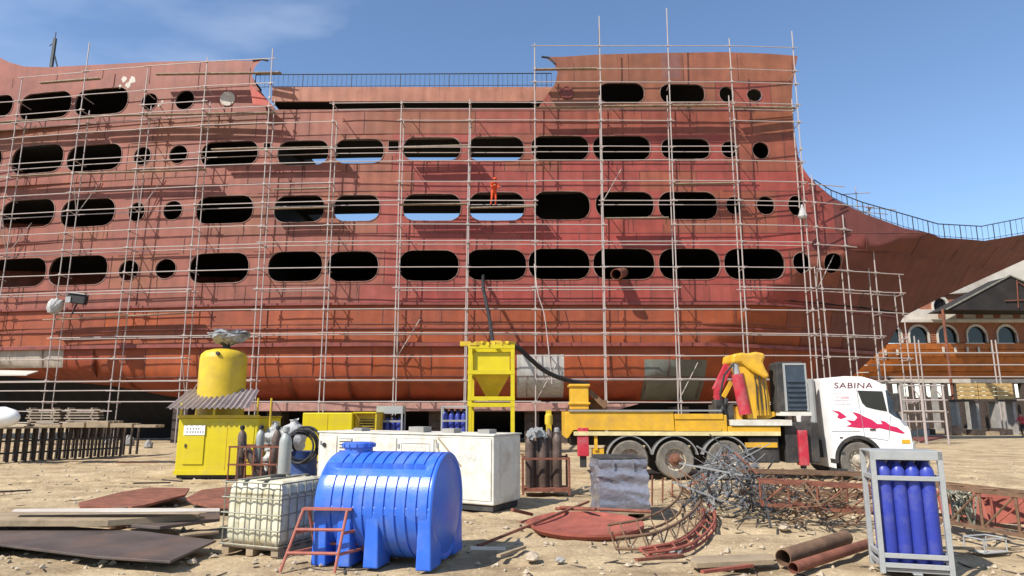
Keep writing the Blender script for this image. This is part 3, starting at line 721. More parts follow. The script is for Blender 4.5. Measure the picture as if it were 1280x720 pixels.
for s_, q, sg in (('L', (.50, .18, 1.12), 1), ('R', (.48, -.17, 1.19), -1)):
    for k in range(4):
        J[f'f{s_}{k}'] = ((q[0] + .05, q[1] - .03 + .02 * k, q[2] - .01), .009); J[f'g{s_}{k}'] = ((q[0] + .08 - .006 * abs(k - 1), q[1] - .03 + .02 * k, q[2] - .045), .008)
        BONES += [('pa' + s_, f'f{s_}{k}'), (f'f{s_}{k}', f'g{s_}{k}')]
    J['t' + s_] = ((q[0] + .02, q[1] - .05 * sg, q[2] - .02), .010); BONES.append(('pa' + s_, 't' + s_))
def pk(c):
    if c.z > 1.52: return 1
    if c.x > .425 and c.z > .9: return 1
    if c.z < .10: return 2
    return 0
body = skin_mesh('body', J, BONES, [M['orange'], M['skin'], M['black']], pk, 2); body.parent = wk
MB().lathe([(.125, 1.655), (.118, 1.70), (.085, 1.765), (.03, 1.79)], (.155, 0, 0), 16).box((.27, 0, 1.66), (.09, .15, .015)).build('helmet', M['orange'], wk, True)

# hoses
def hose(px, r, label, mat='black', name='hose'):
    pts = [Vector(q) for q in px]; sm = []
    for i in range(len(pts) - 1):
        a = pts[max(0, i - 1)]; b = pts[i]; c = pts[i + 1]; d = pts[min(len(pts) - 1, i + 2)]
        for k in range(6):
            t = k / 6; sm.append(0.5 * ((2 * b) + (c - a) * t + (2 * a - 5 * b + 4 * c - d) * t * t + (3 * b - a - 3 * c + d) * t ** 3))
    sm.append(pts[-1])
    return tag(MB().path(sm, r, 7).build(name, M[mat], smooth=True), label, 'hose')
hose([P(604, 345, 40.2), P(604, 358, 38.4), P(607, 375, 38), P(612, 400, 36), P(616, 428, 32.0)], .10, 'thick black hose running from an opening in the hull down to the yellow hopper')
hose([P(622, 430, 31.8), P(646, 434, 32.3), P(662, 448, 33), P(680, 463, 34), P(705, 474, 35), P(735, 480, 36)], .12, 'black hose arching from the yellow hopper across to the right')
hose([P(668, 330, 38.4), P(672, 365, 38.0), P(680, 392, 38.0), P(685, 430, 37.8), P(690, 480, 37.5)], .03, 'thin pale rope hanging down the scaffold right of the hopper', 'galv', 'rope')
m = MB(); a = P(779, 341, 40.9); b = P(770, 343, 38.6); m.lathe2([(.33, 0), (.33, (b - a).length), (.30, (b - a).length), (.30, 0)], a, 14, (b - a).normalized().to_track_quat('Z', 'Y').to_matrix())
tag(m.build('duct', M['rust'], smooth=True), 'dark rusty open duct poking out of a lower opening above the truck', 'duct')

# ------------------------------------------------------------------ crane truck (local x runs from tail to nose, z up, y away from the camera)
a = G(708, 599); tk = thing('crane_truck', 'yellow flatbed crane truck with white cab and folded boom, parked before the ship', 'truck', (a.x, a.y, 0), R(-1.5))
ts = SC(a)
def TX(px): return (px - 708) / ts
def TZ(py): return (599 - py) / ts + 0.02
def pz(poly): return [(TX(q[0]), TZ(q[1])) for q in poly]
WD = 2.45
MB().b2(TX(716), TX(985), .75, 1.7, TZ(560), TZ(545)).b2(TX(985), TX(1060), .75, 1.7, TZ(575), TZ(553)).build('chassis', M['chassis'], tk)
bed = MB(); bed.prism(pz([(708, 517), (845, 517), (846, 541), (735, 540), (718, 540), (711, 550), (708, 550)]), .04, WD); bed.build('bed', M['truck_yellow'], tk, bevel=.015)
bed = MB(); bed.b2(TX(846.5), TX(912), .06, WD, TZ(543), TZ(521)).b2(TX(912.5), TX(978), .02, WD, TZ(546), TZ(535)); o = bed.build('bed', M['truck_yellow'], tk, bevel=.015)
MB().b2(TX(846), TX(907), .03, .10, TZ(526), TZ(519.5)).b2(TX(848), TX(904), .03, .059, TZ(541), TZ(537)).build('side_rail', M['truck_yellow'], tk)
MB().b2(TX(712), TX(905), -.01, .06, TZ(516.5), TZ(514.5)).build('top_rail', M['grey'], tk)
MB().b2(TX(718), TX(977), -.012, .018, TZ(546.5), TZ(541.5)).build('pale_side_strip', pm('cream_strip', (0.72, 0.6, 0.3), .5), tk)
MB().b2(TX(933), TX(973), .05, .09, TZ(561), TZ(555)).build('side_guard', M['truck_yellow'], tk)
MB().b2(TX(938), TX(976), .1, .7, TZ(580), TZ(549)).build('fuel_tank', M['chassis'], tk, bevel=.04)
def wheel(px, py, y, rad):
    wh = MB(); c = (TX(px), y, rad); m = Matrix.Rotation(-math.pi / 2, 3, 'X')
    wh.lathe2([(rad * .93, -.16), (rad, -.10), (rad, .10), (rad * .93, .16), (rad * .58, .13), (rad * .56, -.13)], c, 32, m); wobj = wh.build('wheel', M['tyre'], tk, True)
    MB().lathe([(.02, .05), (rad * .22, .05), (rad * .5, .03), (rad * .57, .12), (rad * .60, .10), (rad * .58, -.08)], c, 24, Matrix.Rotation(math.pi / 2, 3, 'X')).build('rim', M['rim'], wobj, True)
    h = MB(); h.lathe([(rad * .34, .0), (rad * .32, .10), (rad * .18, .13), (rad * .13, .19), (.02, .2)], c, 18, Matrix.Rotation(math.pi / 2, 3, 'X'))
    for k in range(10):
        q = Vector((math.cos(k * .628), 0, math.sin(k * .628))) * rad * .42; h.tube(Vector(c) + q + Vector((0, -.02, 0)), Vector(c) + q + Vector((0, -.10, 0)), .022, 6)
    h.build('hub', M['hub'] if px < 1000 else M['rim'], wobj, True)
for q in (788, 845, 908):
    for y in (.18, WD - .18): wheel(q, 0, y, .555)
    MB().lathe2([(.66, -.19), (.69, -.19), (.69, .19), (.66, .19)], (TX(q), .2, .56), 20, Matrix.Rotation(math.pi / 2, 3, 'X'), R(12), R(168)).build('mudguard', M['grey'], tk)
    MB().tube((TX(q), .4, .56), (TX(q), WD - .4, .56), .1).build('axle', M['chassis'], tk)
for y in (.18, WD - .18): wheel(1072, 0, y, .54)
for x0, x1, y0, y1, n in ((723, 737, 537, 572, 0), (1000, 1011, 540, 583, 1)):
    o = MB().b2(TX(x0), TX(x1), .02, .34, TZ(y1), TZ(y0)).build('outrigger', M['truck_red'], tk, bevel=.02)
    MB().b2(TX(x0 + 3), TX(x1 - 3), .1, .26, TZ(y1 + 14 if n == 0 else y1 + 4), TZ(y1)).build('ram', M['chassis'], o)
m = MB(); m.b2(TX(985), TX(1027), .15, 1.0, TZ(580), TZ(530)); m.tube((TX(1018), .3, TZ(578)), (TX(1018), .3, TZ(535)), .16, 12).build('gearbox', M['chassis'], tk, bevel=.03)
MB().tube((TX(1024), .25, TZ(575)), (TX(1024), .25, TZ(476)), .09, 10).build('exhaust', M['grey'], tk)
MB().b2(TX(742), TX(756), .1, .5, TZ(578), TZ(563)).b2(TX(744), TX(748), .05, .12, TZ(565), TZ(545)).build('toolbox', M['truck_yellow'], tk)
MB().b2(TX(916), TX(992), -.02, WD + .02, TZ(534), TZ(527)).build('crane_base', M['white_worn'], tk)
# boom
cr = MB(); cr.prism(pz([(919, 527), (972, 527), (985, 522), (990, 518), (955, 514), (921, 508)]), .7, 1.75); cr = cr.build('crane_turntable', M['truck_yellow'], tk, bevel=.02)
MB().prism(pz([(922, 515), (934, 515), (938, 527), (920, 527)]), .5, .7).build('gusset', M['truck_yellow'], cr)
b1 = MB().prism(pz([(928, 455), (942, 448), (957, 480), (955, 526), (943, 526), (944, 487)]), .4, 1.05).build('boom', M['truck_yellow'], tk, bevel=.02)
m = MB()
for k, (x0, x1) in enumerate(((950, 956.3), (956.9, 962.4), (963.0, 968.2), (968.8, 975))): m.prism(pz([(x0 - 2, 466), (x1 - 2, 466 + k), (x1 + 1, 500), (x1 + 1, 522), (x0 + .5, 522), (x0, 500)]), .42 + .07 * k, 1.25 - .07 * k)
m.build('telescopic_section', M['truck_yellow'], tk, bevel=.01)
m = MB()
for k in range(3): m.tube((TX(955.5 + 5 * k), .36, TZ(470)), (TX(956.5 + 5.4 * k), .36, TZ(515)), .018, 8)
m.build('hydraulic_pipe', M['chassis'], tk)
MB().prism(pz([(926, 455), (928, 443), (940, 441), (948, 442), (958, 440), (969, 442), (970, 448), (966, 453), (969, 462), (974, 472), (968, 476), (955, 468), (946, 462), (938, 455)]), .3, 1.45).build('boom_knuckle', M['truck_yellow'], tk, bevel=.11)
m = MB(); c1 = Vector((TX(931), .45, TZ(454))); c2 = Vector((TX(941), .45, TZ(520))); mid = c1.lerp(c2, .22); m.tube(mid, c2, .19, 12); r_ = m.build('lift_cylinder', M['truck_red'], tk, True)
MB().tube(c1, mid, .10, 10).build('rod', M['ltgrey'], r_, True)
m = MB(); m.bar((TX(929), .95, TZ(456)), (TX(911), .95, TZ(490)), .14, .28).bar((TX(911), .95, TZ(488)), (TX(912), .95, TZ(505)), .14, .22).build('outer_arm', M['truck_red'], tk, bevel=.02)
m = MB(); m.bar((TX(927), 1.25, TZ(462)), (TX(914), 1.25, TZ(500)), .12, .2).build('outer_arm', M['truck_red'], tk, bevel=.02)
m = MB().bar((TX(930), .8, TZ(478)), (TX(918), .8, TZ(498)), .09, .12).build('link', M['truck_yellow'], tk)
m = MB(); m.box((TX(914), .8, TZ(517)), (.55, .8, .42)).box((TX(910), .6, TZ(508)), (.35, .4, .3)).tube((TX(906), .4, TZ(525)), (TX(918), .4, TZ(500)), .07).build('control_valves', M['chassis'], tk, bevel=.04)
pts = [(TX(915), .35, TZ(520)), (TX(908), .3, TZ(495)), (TX(915), .3, TZ(470)), (TX(928), .35, TZ(456))]; MB().path(pts, .03).build('hydraulic_hose', M['black'], tk)
# winch on the tail
wn = MB().b2(TX(716), TX(739), .3, 1.2, TZ(514), TZ(484)).b2(TX(714), TX(741), .25, 1.25, TZ(485), TZ(481.5)).b2(TX(714), TX(741), .25, 1.25, TZ(508), TZ(505)).build('winch', M['truck_yellow'], tk, bevel=.02)
MB().bar((TX(740), .6, TZ(490)), (TX(762), .6, TZ(511)), .22, .16).bar((TX(741), .9, TZ(508)), (TX(765), .9, TZ(508)), .3, .3).build('winch_arm', M['rust_brown'], wn)
# dark louvred cabinet behind the cab
cb = MB().prism(pz([(983, 456), (986, 453), (1016, 453), (1020, 456), (1020, 517), (982, 517)]), .35, 1.0).build('cabinet', M['chassis'], tk, bevel=.03)
MB().b2(TX(993), TX(1018), .31, .348, TZ(515), TZ(457)).build('door', M['bluepanel'], cb)
for k in range(6):
    MB().bar((TX(994), .29, TZ(478 + 6.2 * k)), (TX(1017), .29, TZ(478 + 6.2 * k)), .05, .06).build('louvre', M['bluepanel'], cb)
MB().b2(TX(991), TX(993), .28, .36, TZ(516), TZ(455)).b2(TX(1018), TX(1020), .28, .36, TZ(516), TZ(455)).b2(TX(993.1), TX(1017.9), .29, .36, TZ(457.5), TZ(455)).build('door_frame', M['ltgrey'], cb)
MB().b2(TX(984), TX(1022), .2, 2.0, TZ(522), TZ(517)).build('cabinet_base', M['white_worn'], cb)
# cab
arch = [(1072 + 29 * math.cos(R(t)), 573 - 25 * math.sin(R(t)) + 2) for t in range(182, -12, -12)]
side = [(1036, 475), (1062, 472.5), (1084, 473), (1098, 477), (1108, 482), (1113, 488), (1120, 505), (1127, 525), (1134, 530), (1138, 542), (1139, 556), (1138, 575)] + [(1101, 577)] + arch[::-1] + [(1043, 586), (1041, 560)]
side = [q for i, q in enumerate(side)]
cab = MB().prism(pz(side), 0, WD).build('cab', M['white_paint'], tk, bevel=.03)
MB().prism(pz([(1077, 490.5), (1108, 491.5), (1111.5, 516.5), (1097, 514), (1086, 511), (1081.5, 506)]), -.012, .05).build('side_window', M['glass'], cab)
MB().prism(pz([(1112, 491), (1115, 491), (1127, 523), (1126, 526)]), .12, WD - .12).build('windscreen', M['glass'], cab)
MB().prism(pz([(1112, 490), (1115, 490.5), (1129, 527), (1121, 523.5), (1113.5, 518)]), -.008, .08).build('window_pillar', M['bluepanel'], cab)
MB().b2(TX(1118), TX(1123), -.28, -.08, TZ(517), TZ(494)).build('mirror', M['chassis'], cab, bevel=.03)
MB().tube((TX(1120), -.1, TZ(496)), (TX(1112), .05, TZ(492)), .02).build('mirror_arm', M['chassis'], cab)
MB().b2(TX(1137), TX(1143), 0, WD, TZ(583), TZ(553)).build('bumper', M['ltgrey'], cab, bevel=.05)
MB().b2(TX(1131), TX(1139.5), .1, .55, TZ(545), TZ(533)).build('headlight', M['glass'], cab, bevel=.02)
MB().lathe2([(.60, -.02), (.70, -.02), (.70, .3), (.60, .3)], (TX(1072), .01, .56), 24, Matrix.Rotation(math.pi / 2, 3, 'X') @ Matrix.Scale(-1, 3, Vector((0, 0, 1))), R(-8), R(188)).build('wheel_arch', M['chassis'], cab)
MB().b2(TX(1040), TX(1056), -.03, .3, TZ(592), TZ(586.5)).build('step', M['chassis'], cab)
MB().b2(TX(1100), TX(1142), -.012, .3, TZ(584), TZ(575)).build('lower_skirt', M['chassis'], cab)
MB().b2(TX(1126), TX(1136), -.012, .05, TZ(556), TZ(551)).build('indicator', M['truck_yellow'], cab)
MB().b2(TX(1088), TX(1095), -.02, .02, TZ(540), TZ(538)).build('door_handle', M['chassis'], cab)
m = MB()
for a_, b_ in (((1078, 515), (1081, 548)), ((1115, 522), (1110, 552)), ((1081, 548), (1109, 552)), ((1041, 541), (1076, 541)), ((1076, 489), (1078, 515))): m.bar((TX(a_[0]), -.002, TZ(a_[1])), (TX(b_[0]), -.002, TZ(b_[1])), .012, .016)
m.build('door_seam', M['grey'], cab)
for z_ in (550, 568): MB().b2(TX(1050), TX(1054), -.004, .01, TZ(z_), TZ(z_ - 2)).build('latch', M['chassis'], cab)
red = pm('red_decal', (0.62, 0.02, 0.10), .4, 0, .1, 4)
flames = [[(1043, 515), (1052, 516.5), (1057, 520), (1061, 523.5), (1053, 526), (1049, 524), (1051, 520)],
          [(1068, 517), (1076, 519), (1083, 523), (1092, 527), (1098, 532), (1104, 532), (1102, 527.5), (1108, 529), (1114, 534), (1122, 536), (1131, 543), (1128, 544), (1112, 540), (1100, 537), (1094, 538), (1086, 536.5), (1076, 537), (1066, 536), (1059, 535), (1066, 532), (1060, 527), (1070, 528), (1074, 524)]]
for fl in flames: MB().prism(pz(fl), -.006, .004).build('flame_decal', red, cab)
def text(body, loc, size, mat, parent, rot=(math.pi / 2, 0, 0), ext=0.003, sx=1.0, shear=0.0):
    c = bpy.data.curves.new('lettering', 'FONT'); c.body = body; c.size = size; c.extrude = ext; c.align_x = 'CENTER'; c.align_y = 'CENTER'; c.shear = shear; c.space_character = 1.08
    c.materials.append(mat); t_ = bpy.data.objects.new('t', c); COL.objects.link(t_)
    me = bpy.data.meshes.new_from_object(t_.evaluated_get(bpy.context.evaluated_depsgraph_get())); bpy.data.objects.remove(t_)
    me.name = 'lettering'; o = bpy.data.objects.new('lettering', me); COL.objects.link(o); o.location = loc; o.rotation_euler = rot; o.scale = (sx, 1, 1); o.parent = parent; return o
dkred = pm('dark_red_decal', (0.16, 0.02, 0.03), .5)
text('SABINA', (TX(1072), -.006, TZ(484.5)), .235, dkred, cab, sx=1.35, shear=.1)
m = MB()
for k, (x0, x1) in enumerate(((1048, 1056), (1049, 1064), (1048, 1066), (1047, 1066))):
    x = x0
    while x < x1: m.b2(TX(x), TX(x + 1.5 + random.random()), -.005, .004, TZ(494.6 + 4.5 * k), TZ(493.2 + 4.5 * k)); x += 2.9
m.build('small_print', pm('faded_print', (0.62, 0.50, 0.50), .5), cab)
MB().b2(TX(1056), TX(1066), -.004, .004, TZ(501), TZ(498)).build('pink_stripe', pm('pink_print', (0.72, 0.5, 0.5), .5), cab)

# ------------------------------------------------------------------ yellow compressor house with vertical tank
o, yw, ww = frame((217, 598), (318, 598)); s_ = SC(o)
cp = thing('compressor', 'bright yellow compressor house with upright yellow tank and corrugated awning', 'machine', (o.x, o.y, 0), 0)
def CX(px): return (px - 217) / s_
def CZ(py): return (598 - py) / s_
Wd = CX(318); H = CZ(524)
MB().b2(0, Wd, 0, 2.0, .12, H).build('house', M['yellow'], cp, bevel=.03)
MB().b2(.05, Wd - .05, .05, 1.9, 0, .119).build('skid', M['chassis'], cp)
MB().b2(-.02, Wd + .02, -.03, .06, .10, .22).build('sill', M['yellow'], cp)
d_ = MB().b2(CX(226), CX(252), -.03, .0, CZ(581), CZ(535)).build('door', M['yellow'], cp, bevel=.01); MB().b2(CX(228), CX(230), -.06, -.03, CZ(560), CZ(556)).build('handle', M['chassis'], d_)
MB().b2(CX(255), CX(314), -.015, .0, CZ(590), CZ(529)).build('panel', M['yellow'], cp, bevel=.01)
MB().b2(CX(279), CX(280), -.022, -.0155, CZ(590), CZ(529)).build('panel_joint', M['yellow_tank'], cp)
MB().b2(-.02, Wd + .02, -.04, .05, H, H + .09).b2(-.02, Wd + .02, .05, 2.02, H, H + .04).build('top_edge', M['yellow_tank'], cp)
sg = MB().b2(CX(225.5), CX(252), -.045, -.031, CZ(545), CZ(533)).build('sign', M['white_paint'], cp)
m = MB()
for z0, n in ((536, 5), (540, 7)):
    x = 229
    for k in range(n): m.b2(CX(x), CX(x + 1.8), -.047, -.0455, CZ(z0 + 2.4), CZ(z0)); x += 3.0 + random.random()
m.build('print', M['grey'], sg)
MB().b2(Wd, Wd + .015, .3, 1.7, .5, 1.5).build('side_panel', M['yellow_tank'], cp)
tr = (304 - 248) / 2 / SC((0, o.y + 1.15, 2)) ; tcx = -.0 + (P(276, 500, o.y + 1.15).x - o.x); tz = P(276, 436, o.y + 1.15).z
tkn = MB().lathe([(tr, H + .04), (tr, tz - .34), (tr * .96, tz - .2), (tr * .8, tz - .09), (tr * .45, tz - .02), (.05, tz)], (tcx, 1.15, 0), 40).build('tank', M['yellow_tank'], cp, True)
MB().lathe([(tr + .02, H + .5), (tr + .03, H + .53), (tr + .02, H + .56)], (tcx, 1.15, 0), 40).build('weld_band', M['yellow_tank'], tkn, True)
MB().tube((tcx + .1, .55, tz - .22), (tcx + .1, .40, tz - .2), .06).build('nozzle', M['chassis'], tkn)
MB().lathe([(.12, tz - .02), (.12, tz + .12), (.2, tz + .13), (.2, tz + .2), (.05, tz + .22)], (tcx + .05, 1.15, 0), 14).build('manhole', M['chassis'], tkn, True)
# awning of corrugated sheets, ridge at the back
yf, yb = -.35, 1.05; zf = P(260, 510, o.y + yf).z; zb_ = P(260, 487, o.y + yb).z
xl0, xl1 = P(208, 510, o.y + yf).x - o.x, P(237, 487, o.y + yb).x - o.x; xr0, xr1 = P(311, 512, o.y + yf).x - o.x, P(325, 487, o.y + yb).x - o.x
aw = bpy.data.objects.new('awning', None); COL.objects.link(aw); aw.parent = cp
for sh in range(3):
    m = MB(); n = 24; vs = []; top = []
    for i in range(n + 1):
        t = (sh + i / n * 1.01) / 3; t = min(t, 1); c = .035 * math.sin(i / n * 5 * 2 * math.pi) + .006 * sh
        vs += [(xl0 + (xr0 - xl0) * t, yf, zf + c), (xl1 + (xr1 - xl1) * t, yb, zb_ + c)]
    k = len(vs); m.add(vs + [(x, y, z - .012) for x, y, z in vs], [(2 * i, 2 * i + 2, 2 * i + 3, 2 * i + 1) for i in range(n)] + [(k + 2 * i, k + 2 * i + 1, k + 2 * i + 3, k + 2 * i + 2) for i in range(n)] + [(2 * i, k + 2 * i, k + 2 * i + 2, 2 * i + 2) for i in range(n)])
    m.build('roof_sheet', M['roof'], aw, True)
for px in (220, 262): MB().b2(CX(px) - .03, CX(px) + .03, -.06, .0, H + .09, zf + .15).build('post', M['yellow'], cp)
for px in (313, 330): MB().tube((CX(px), .2, .6), (CX(px), .2, zf + .3), .03).build('post', M['yellow_tank'], cp)
m = MB(); c0 = Vector((o.x + tcx + .15, o.y + 1.1, tz + .34)); random.seed(3)
vs = []
for i in range(9):
    for k in range(14):
        a_ = 2 * math.pi * k / 14; e = -1 + 2 * i / 8; r_ = .66 * math.sqrt(max(.02, 1 - e * e)) * random.uniform(.7, 1.15)
        vs.append((c0.x + r_ * math.cos(a_) * 1.05, c0.y + r_ * math.sin(a_) * .7, c0.z + e * .2 + random.uniform(-.05, .05) + .12 * (r_ > .5)))
m.add(vs, [(i * 14 + k, i * 14 + (k + 1) % 14, (i + 1) * 14 + (k + 1) % 14, (i + 1) * 14 + k) for i in range(8) for k in range(14)])
tag(m.build('plastic_cover', M['bag']), 'crumpled dark grey plastic sheet tied over the top of the yellow tank', 'cover')

# second yellow box
q = G(375, 580); s_ = SC(q); bx = thing('yellow_cabinet', 'plain yellow steel cabinet behind the white generator, darker open end at right', 'cabinet', (q.x, q.y, 0), 0)
zt = P(375, 516, q.y).z
MB().b2(0, 63 / s_, 0, 1.8, .1, zt).build('body', M['yellow'], bx, bevel=.03)
MB().b2(31 / s_, 31.8 / s_, -.012, -.001, .1, zt - .05).build('panel_joint', M['yellow_tank'], bx)
MB().b2(63.5 / s_, 92 / s_, .35, 1.8, .1, zt - .02).build('side_bay', M['yellow_tank'], bx, bevel=.02)
MB().b2(63.5 / s_, 93 / s_, .0, 1.8, zt - .019, zt + .03).b2(92 / s_, 93.5 / s_, .02, .1, .1, zt - .02).build('bay_roof', M['yellow'], bx)
MB().b2(70 / s_, 88 / s_, .33, .35, zt - .75, zt - .25).build('grille', M['chassis'], bx)
for k in range(5): MB().b2(70 / s_, 88 / s_, .30, .328, zt - .72 + .1 * k, zt - .68 + .1 * k).build('slat', M['yellow_tank'], bx)

# hopper on its frame
q = G(584, 569); s_ = SC(q); hp = thing('grit_hopper', 'tall yellow hopper in an open square frame on four legs', 'hopper', (q.x, q.y, 0), 0)
def HX(px): return (px - 584) / s_
def HZ(py): return (569 - py) / s_
W_, D_ = HX(643), HX(643) * .95
for x in (0.08, W_ - .08):
    for y in (.08, D_): MB().b2(x - .09, x + .09, y - .09, y + .09, 0, HZ(432)).build('leg', M['yellow'], hp)
for i, z in enumerate((HZ(433), HZ(466), HZ(499), HZ(507))):
    for y in (.08, D_): MB().b2(-.02, W_ + .02, y - .1, y + .1, z - .09, z + .09).build('crossbeam', M['yellow'], hp)
    for x in (.08, W_ - .08): MB().b2(x - .095, x + .095, .2, D_ - .12, z - .08, z + .08).build('side_beam', M['yellow'], hp)
MB().b2(.2, W_ - .2, .2, D_ - .15, HZ(466), HZ(440)).build('bin', M['yellow'], hp, bevel=.02)
m = MB(); z0, z1 = HZ(497), HZ(466.5); cx, cy = W_ / 2, D_ / 2
m.add([(.2, .2, z1), (W_ - .2, .2, z1), (W_ - .2, D_ - .15, z1), (.2, D_ - .15, z1), (cx - .25, cy - .25, z0), (cx + .25, cy - .25, z0), (cx + .25, cy + .25, z0), (cx - .25, cy + .25, z0)], [(0, 1, 2, 3), (4, 5, 6, 7), (0, 1, 5, 4), (1, 2, 6, 5), (2, 3, 7, 6), (3, 0, 4, 7)])
m.build('cone', M['yellow_tank'], hp)  # darker yellow than the bin: the cone's shade below it put into colour
m = MB(); 
for k in range(9): m.box((W_ * (.1 + .1 * k), .2, HZ(430) + .04 * (k % 3)), (.3, .5, .12 + .05 * (k % 2)), Matrix.Rotation(.3 * k, 3, 'Z'))
m.box((-.15, .3, HZ(429)), (.5, .4, .2)); m.build('lid_scraps', M['yellow_tank'], hp)

# ------------------------------------------------------------------ gas cylinders
def cylinder(name, label, group, mat, h, r, cap='black'):
    t = thing(name, label, 'gas cylinder', (0, 0, 0), 0, group)
    MB().lathe([(r * .9, 0), (r, .03), (r, h - .30 * r / .1 * .55), (r * .93, h - .11 * r / .1), (r * .72, h - .055 * r / .1), (r * .36, h - .01), (r * .33, h + .02)], (0, 0, 0), 20).build('body', M[mat], t, True)
    MB().lathe([(r * .55, h + .0205), (r * .58, h + .05), (r * .55, h + .11), (r * .3, h + .13)], (0, 0, 0), 12).build('valve_cap', M[cap], t, True)
    return t
# front rack
o, yw, ww = frame((1104, 716), (1191, 721)); s_ = SC(o); rk = thing('cylinder_rack', 'light grey steel rack packed with upright blue gas cylinders, nearest the camera at right', 'rack', (o.x, o.y, 0), yw)
zt = (716 - 562) / s_ * .965; W_ = ww; D_ = .52
lx = -.02
for x in (0, W_):
    for y in (0, D_): MB().b2(x - .03, x + .03, y - .03, y + .03, 0, zt).build('post', M['ltgrey'], rk, bevel=.004)
for z in (.10, zt * .145, zt * .775):
    MB().b2(.03, W_ - .03, -.034, -.0, z - .028, z + .028).build('front_bar', M['ltgrey'], rk, bevel=.004)
    MB().b2(.03, W_ - .03, D_, D_ + .03, z - .028, z + .028).build('back_bar', M['ltgrey'], rk)
    for x in (0, W_): MB().b2(x - .02, x + .02, .03, D_ - .03, z - .026, z + .026).build('side_bar', M['ltgrey'], rk)
MB().b2(-.03, W_ + .03, -.03, .02, zt - .11, zt + .003).b2(-.03, W_ + .03, .02, D_ + .03, zt - .02, zt + .003).build('top_panel', M['ltgrey'], rk, bevel=.005)
MB().b2(.03, W_ - .03, .0, D_, .02, .06).build('floor_plate', M['grey'], rk)
MB().b2(W_ / 2 - .05, W_ / 2 + .05, -.04, D_, 0, .018).build('fork_channel', M['ltgrey'], rk)
names = {}
c0 = cylinder('gas_cylinder', '', 'blue gas cylinders in the front rack', 'cyl_blue', zt * .90 - .06, .088); first = True
pos = ['leftmost', 'second from the left', 'third from the left', 'rightmost']; n = 4
for j in range(3):
    for i in range(n):
        c = c0 if first else copy_tree(c0); first = False
        lp = Vector((.135 + (W_ - .27) * i / (n - 1), .10 + .16 * j, .06)); c.location = Matrix.Rotation(yw, 3, 'Z') @ lp + Vector((o.x, o.y, 0)); c.rotation_euler.z = i * 1.3 + j
        c['label'] = (f'blue gas cylinder, {pos[i]} in the front row of the near grey rack' if j == 0 else f'blue gas cylinder, {pos[i]} in the ' + ('middle' if j == 1 else 'back') + ' row of the near grey rack')
# distant racks
for px, dpt, lab, n_ in ((470, 27.0, 'far grey-topped rack of blue cylinders beside the yellow cabinet', 0), (551, 28.0, 'far rack of blue cylinders just left of the yellow hopper', 1)):
    x = P(px, 530, dpt).x; s_ = SC((x, dpt, 1)); r_ = thing('cylinder_rack', lab, 'rack', (x, dpt, 0), 0); W_ = 33 / s_; zt = P(px, 507.5, dpt).z
    for a_ in (.03, W_ - .03):
        for y in (.03, .77): MB().b2(a_ - .03, a_ + .03, y - .03, y + .03, 0, zt).build('post', M['ltgrey'], r_)
    MB().b2(0, W_, -.005, .8, zt - (.30 if n_ == 0 else .06), zt + .004).build('top_panel', M['ltgrey'], r_)
    for z in (.4, zt * .72): MB().b2(.06, W_ - .06, .0, .03, z - .04, z + .04).build('front_bar', M['grey'], r_)
    MB().b2(.02, W_ - .02, .06, .75, .30, .36).build('floor_plate', M['grey'], r_)
    cc = cylinder('gas_cylinder', lab.replace('far grey-topped rack of blue cylinders', 'blue gas cylinder inside the far rack').replace('far rack of blue cylinders', 'blue gas cylinder inside the far rack'), 'blue cylinders in far rack ' + ('by the cabinet' if n_ == 0 else 'by the hopper'), 'cyl_blue', zt - .85 if n_ == 0 else zt - .6, .115)
    for i in range(4):
        for j in range(2):
            c = cc if i + j == 0 else copy_tree(cc); c.location = (x + .16 + (W_ - .32) * i / 3, dpt + .24 + .3 * j, .36); c['label'] = 'blue gas cylinder, ' + ('leftmost', 'second', 'third', 'rightmost')[i] + ' in the ' + ('front', 'back')[j] + ' row of the far rack ' + ('beside the yellow cabinet' if n_ == 0 else 'left of the hopper')
# brown cylinders in a low rusty frame
q = G(654, 619); s_ = SC(q); fr = thing('cylinder_stand', 'low rusty stand holding dark brown gas cylinders left of the truck tail', 'stand', (q.x, q.y, 0), 0)
W_ = 58 / s_
for x in (0, W_):
    for y in (0, .75): MB().b2(x - .025, x + .025, y - .025, y + .025, 0, .88 if y == 0 else .9).build('post', M['rust'], fr)
for z in (.1, .84):
    for y in (0, .75): MB().b2(0.025, W_ - .025, y - .022, y + .022, z - .022, z + .022).build('rail', M['rust'], fr)
    for x in (0, W_): MB().b2(x - .02, x + .02, .025, .725, z - .02, z + .02).build('side_rail', M['rust'], fr)
MB().b2(.0, W_, 0.03, .72, .12, .15).build('floor_plate', M['rust'], fr)
labs = ['brown gas cylinder at the left end of the rusty stand', 'brown gas cylinder with bright fittings, second in the rusty stand', 'tall brown gas cylinder in the middle of the rusty stand', 'brown gas cylinder with yellow shoulder in the rusty stand', 'brown gas cylinder at the right end of the rusty stand']
c0 = cylinder('gas_cylinder', labs[0], 'brown gas cylinders in the rusty stand', 'brown_cyl', 1.22, .115, 'grey')
for i, (px, h) in enumerate(((663, 1.0), (672, 1.05), (680, 1.0), (688, 1.12), (698, 1.05))):
    c = c0 if i == 0 else copy_tree(c0); c.location = (q.x + (px - 654) / s_, q.y + .3 + .1 * (i % 2), .15); c.scale.z = h; c['label'] = labs[i]
    if i == 3:
        for k in kids(c):
            if k.name.startswith('valve'): k.data = k.data.copy(); k.data.materials[0] = M['yellow_tank']; k.scale = (1.5, 1.5, 2.2); k.location.z = -1.4
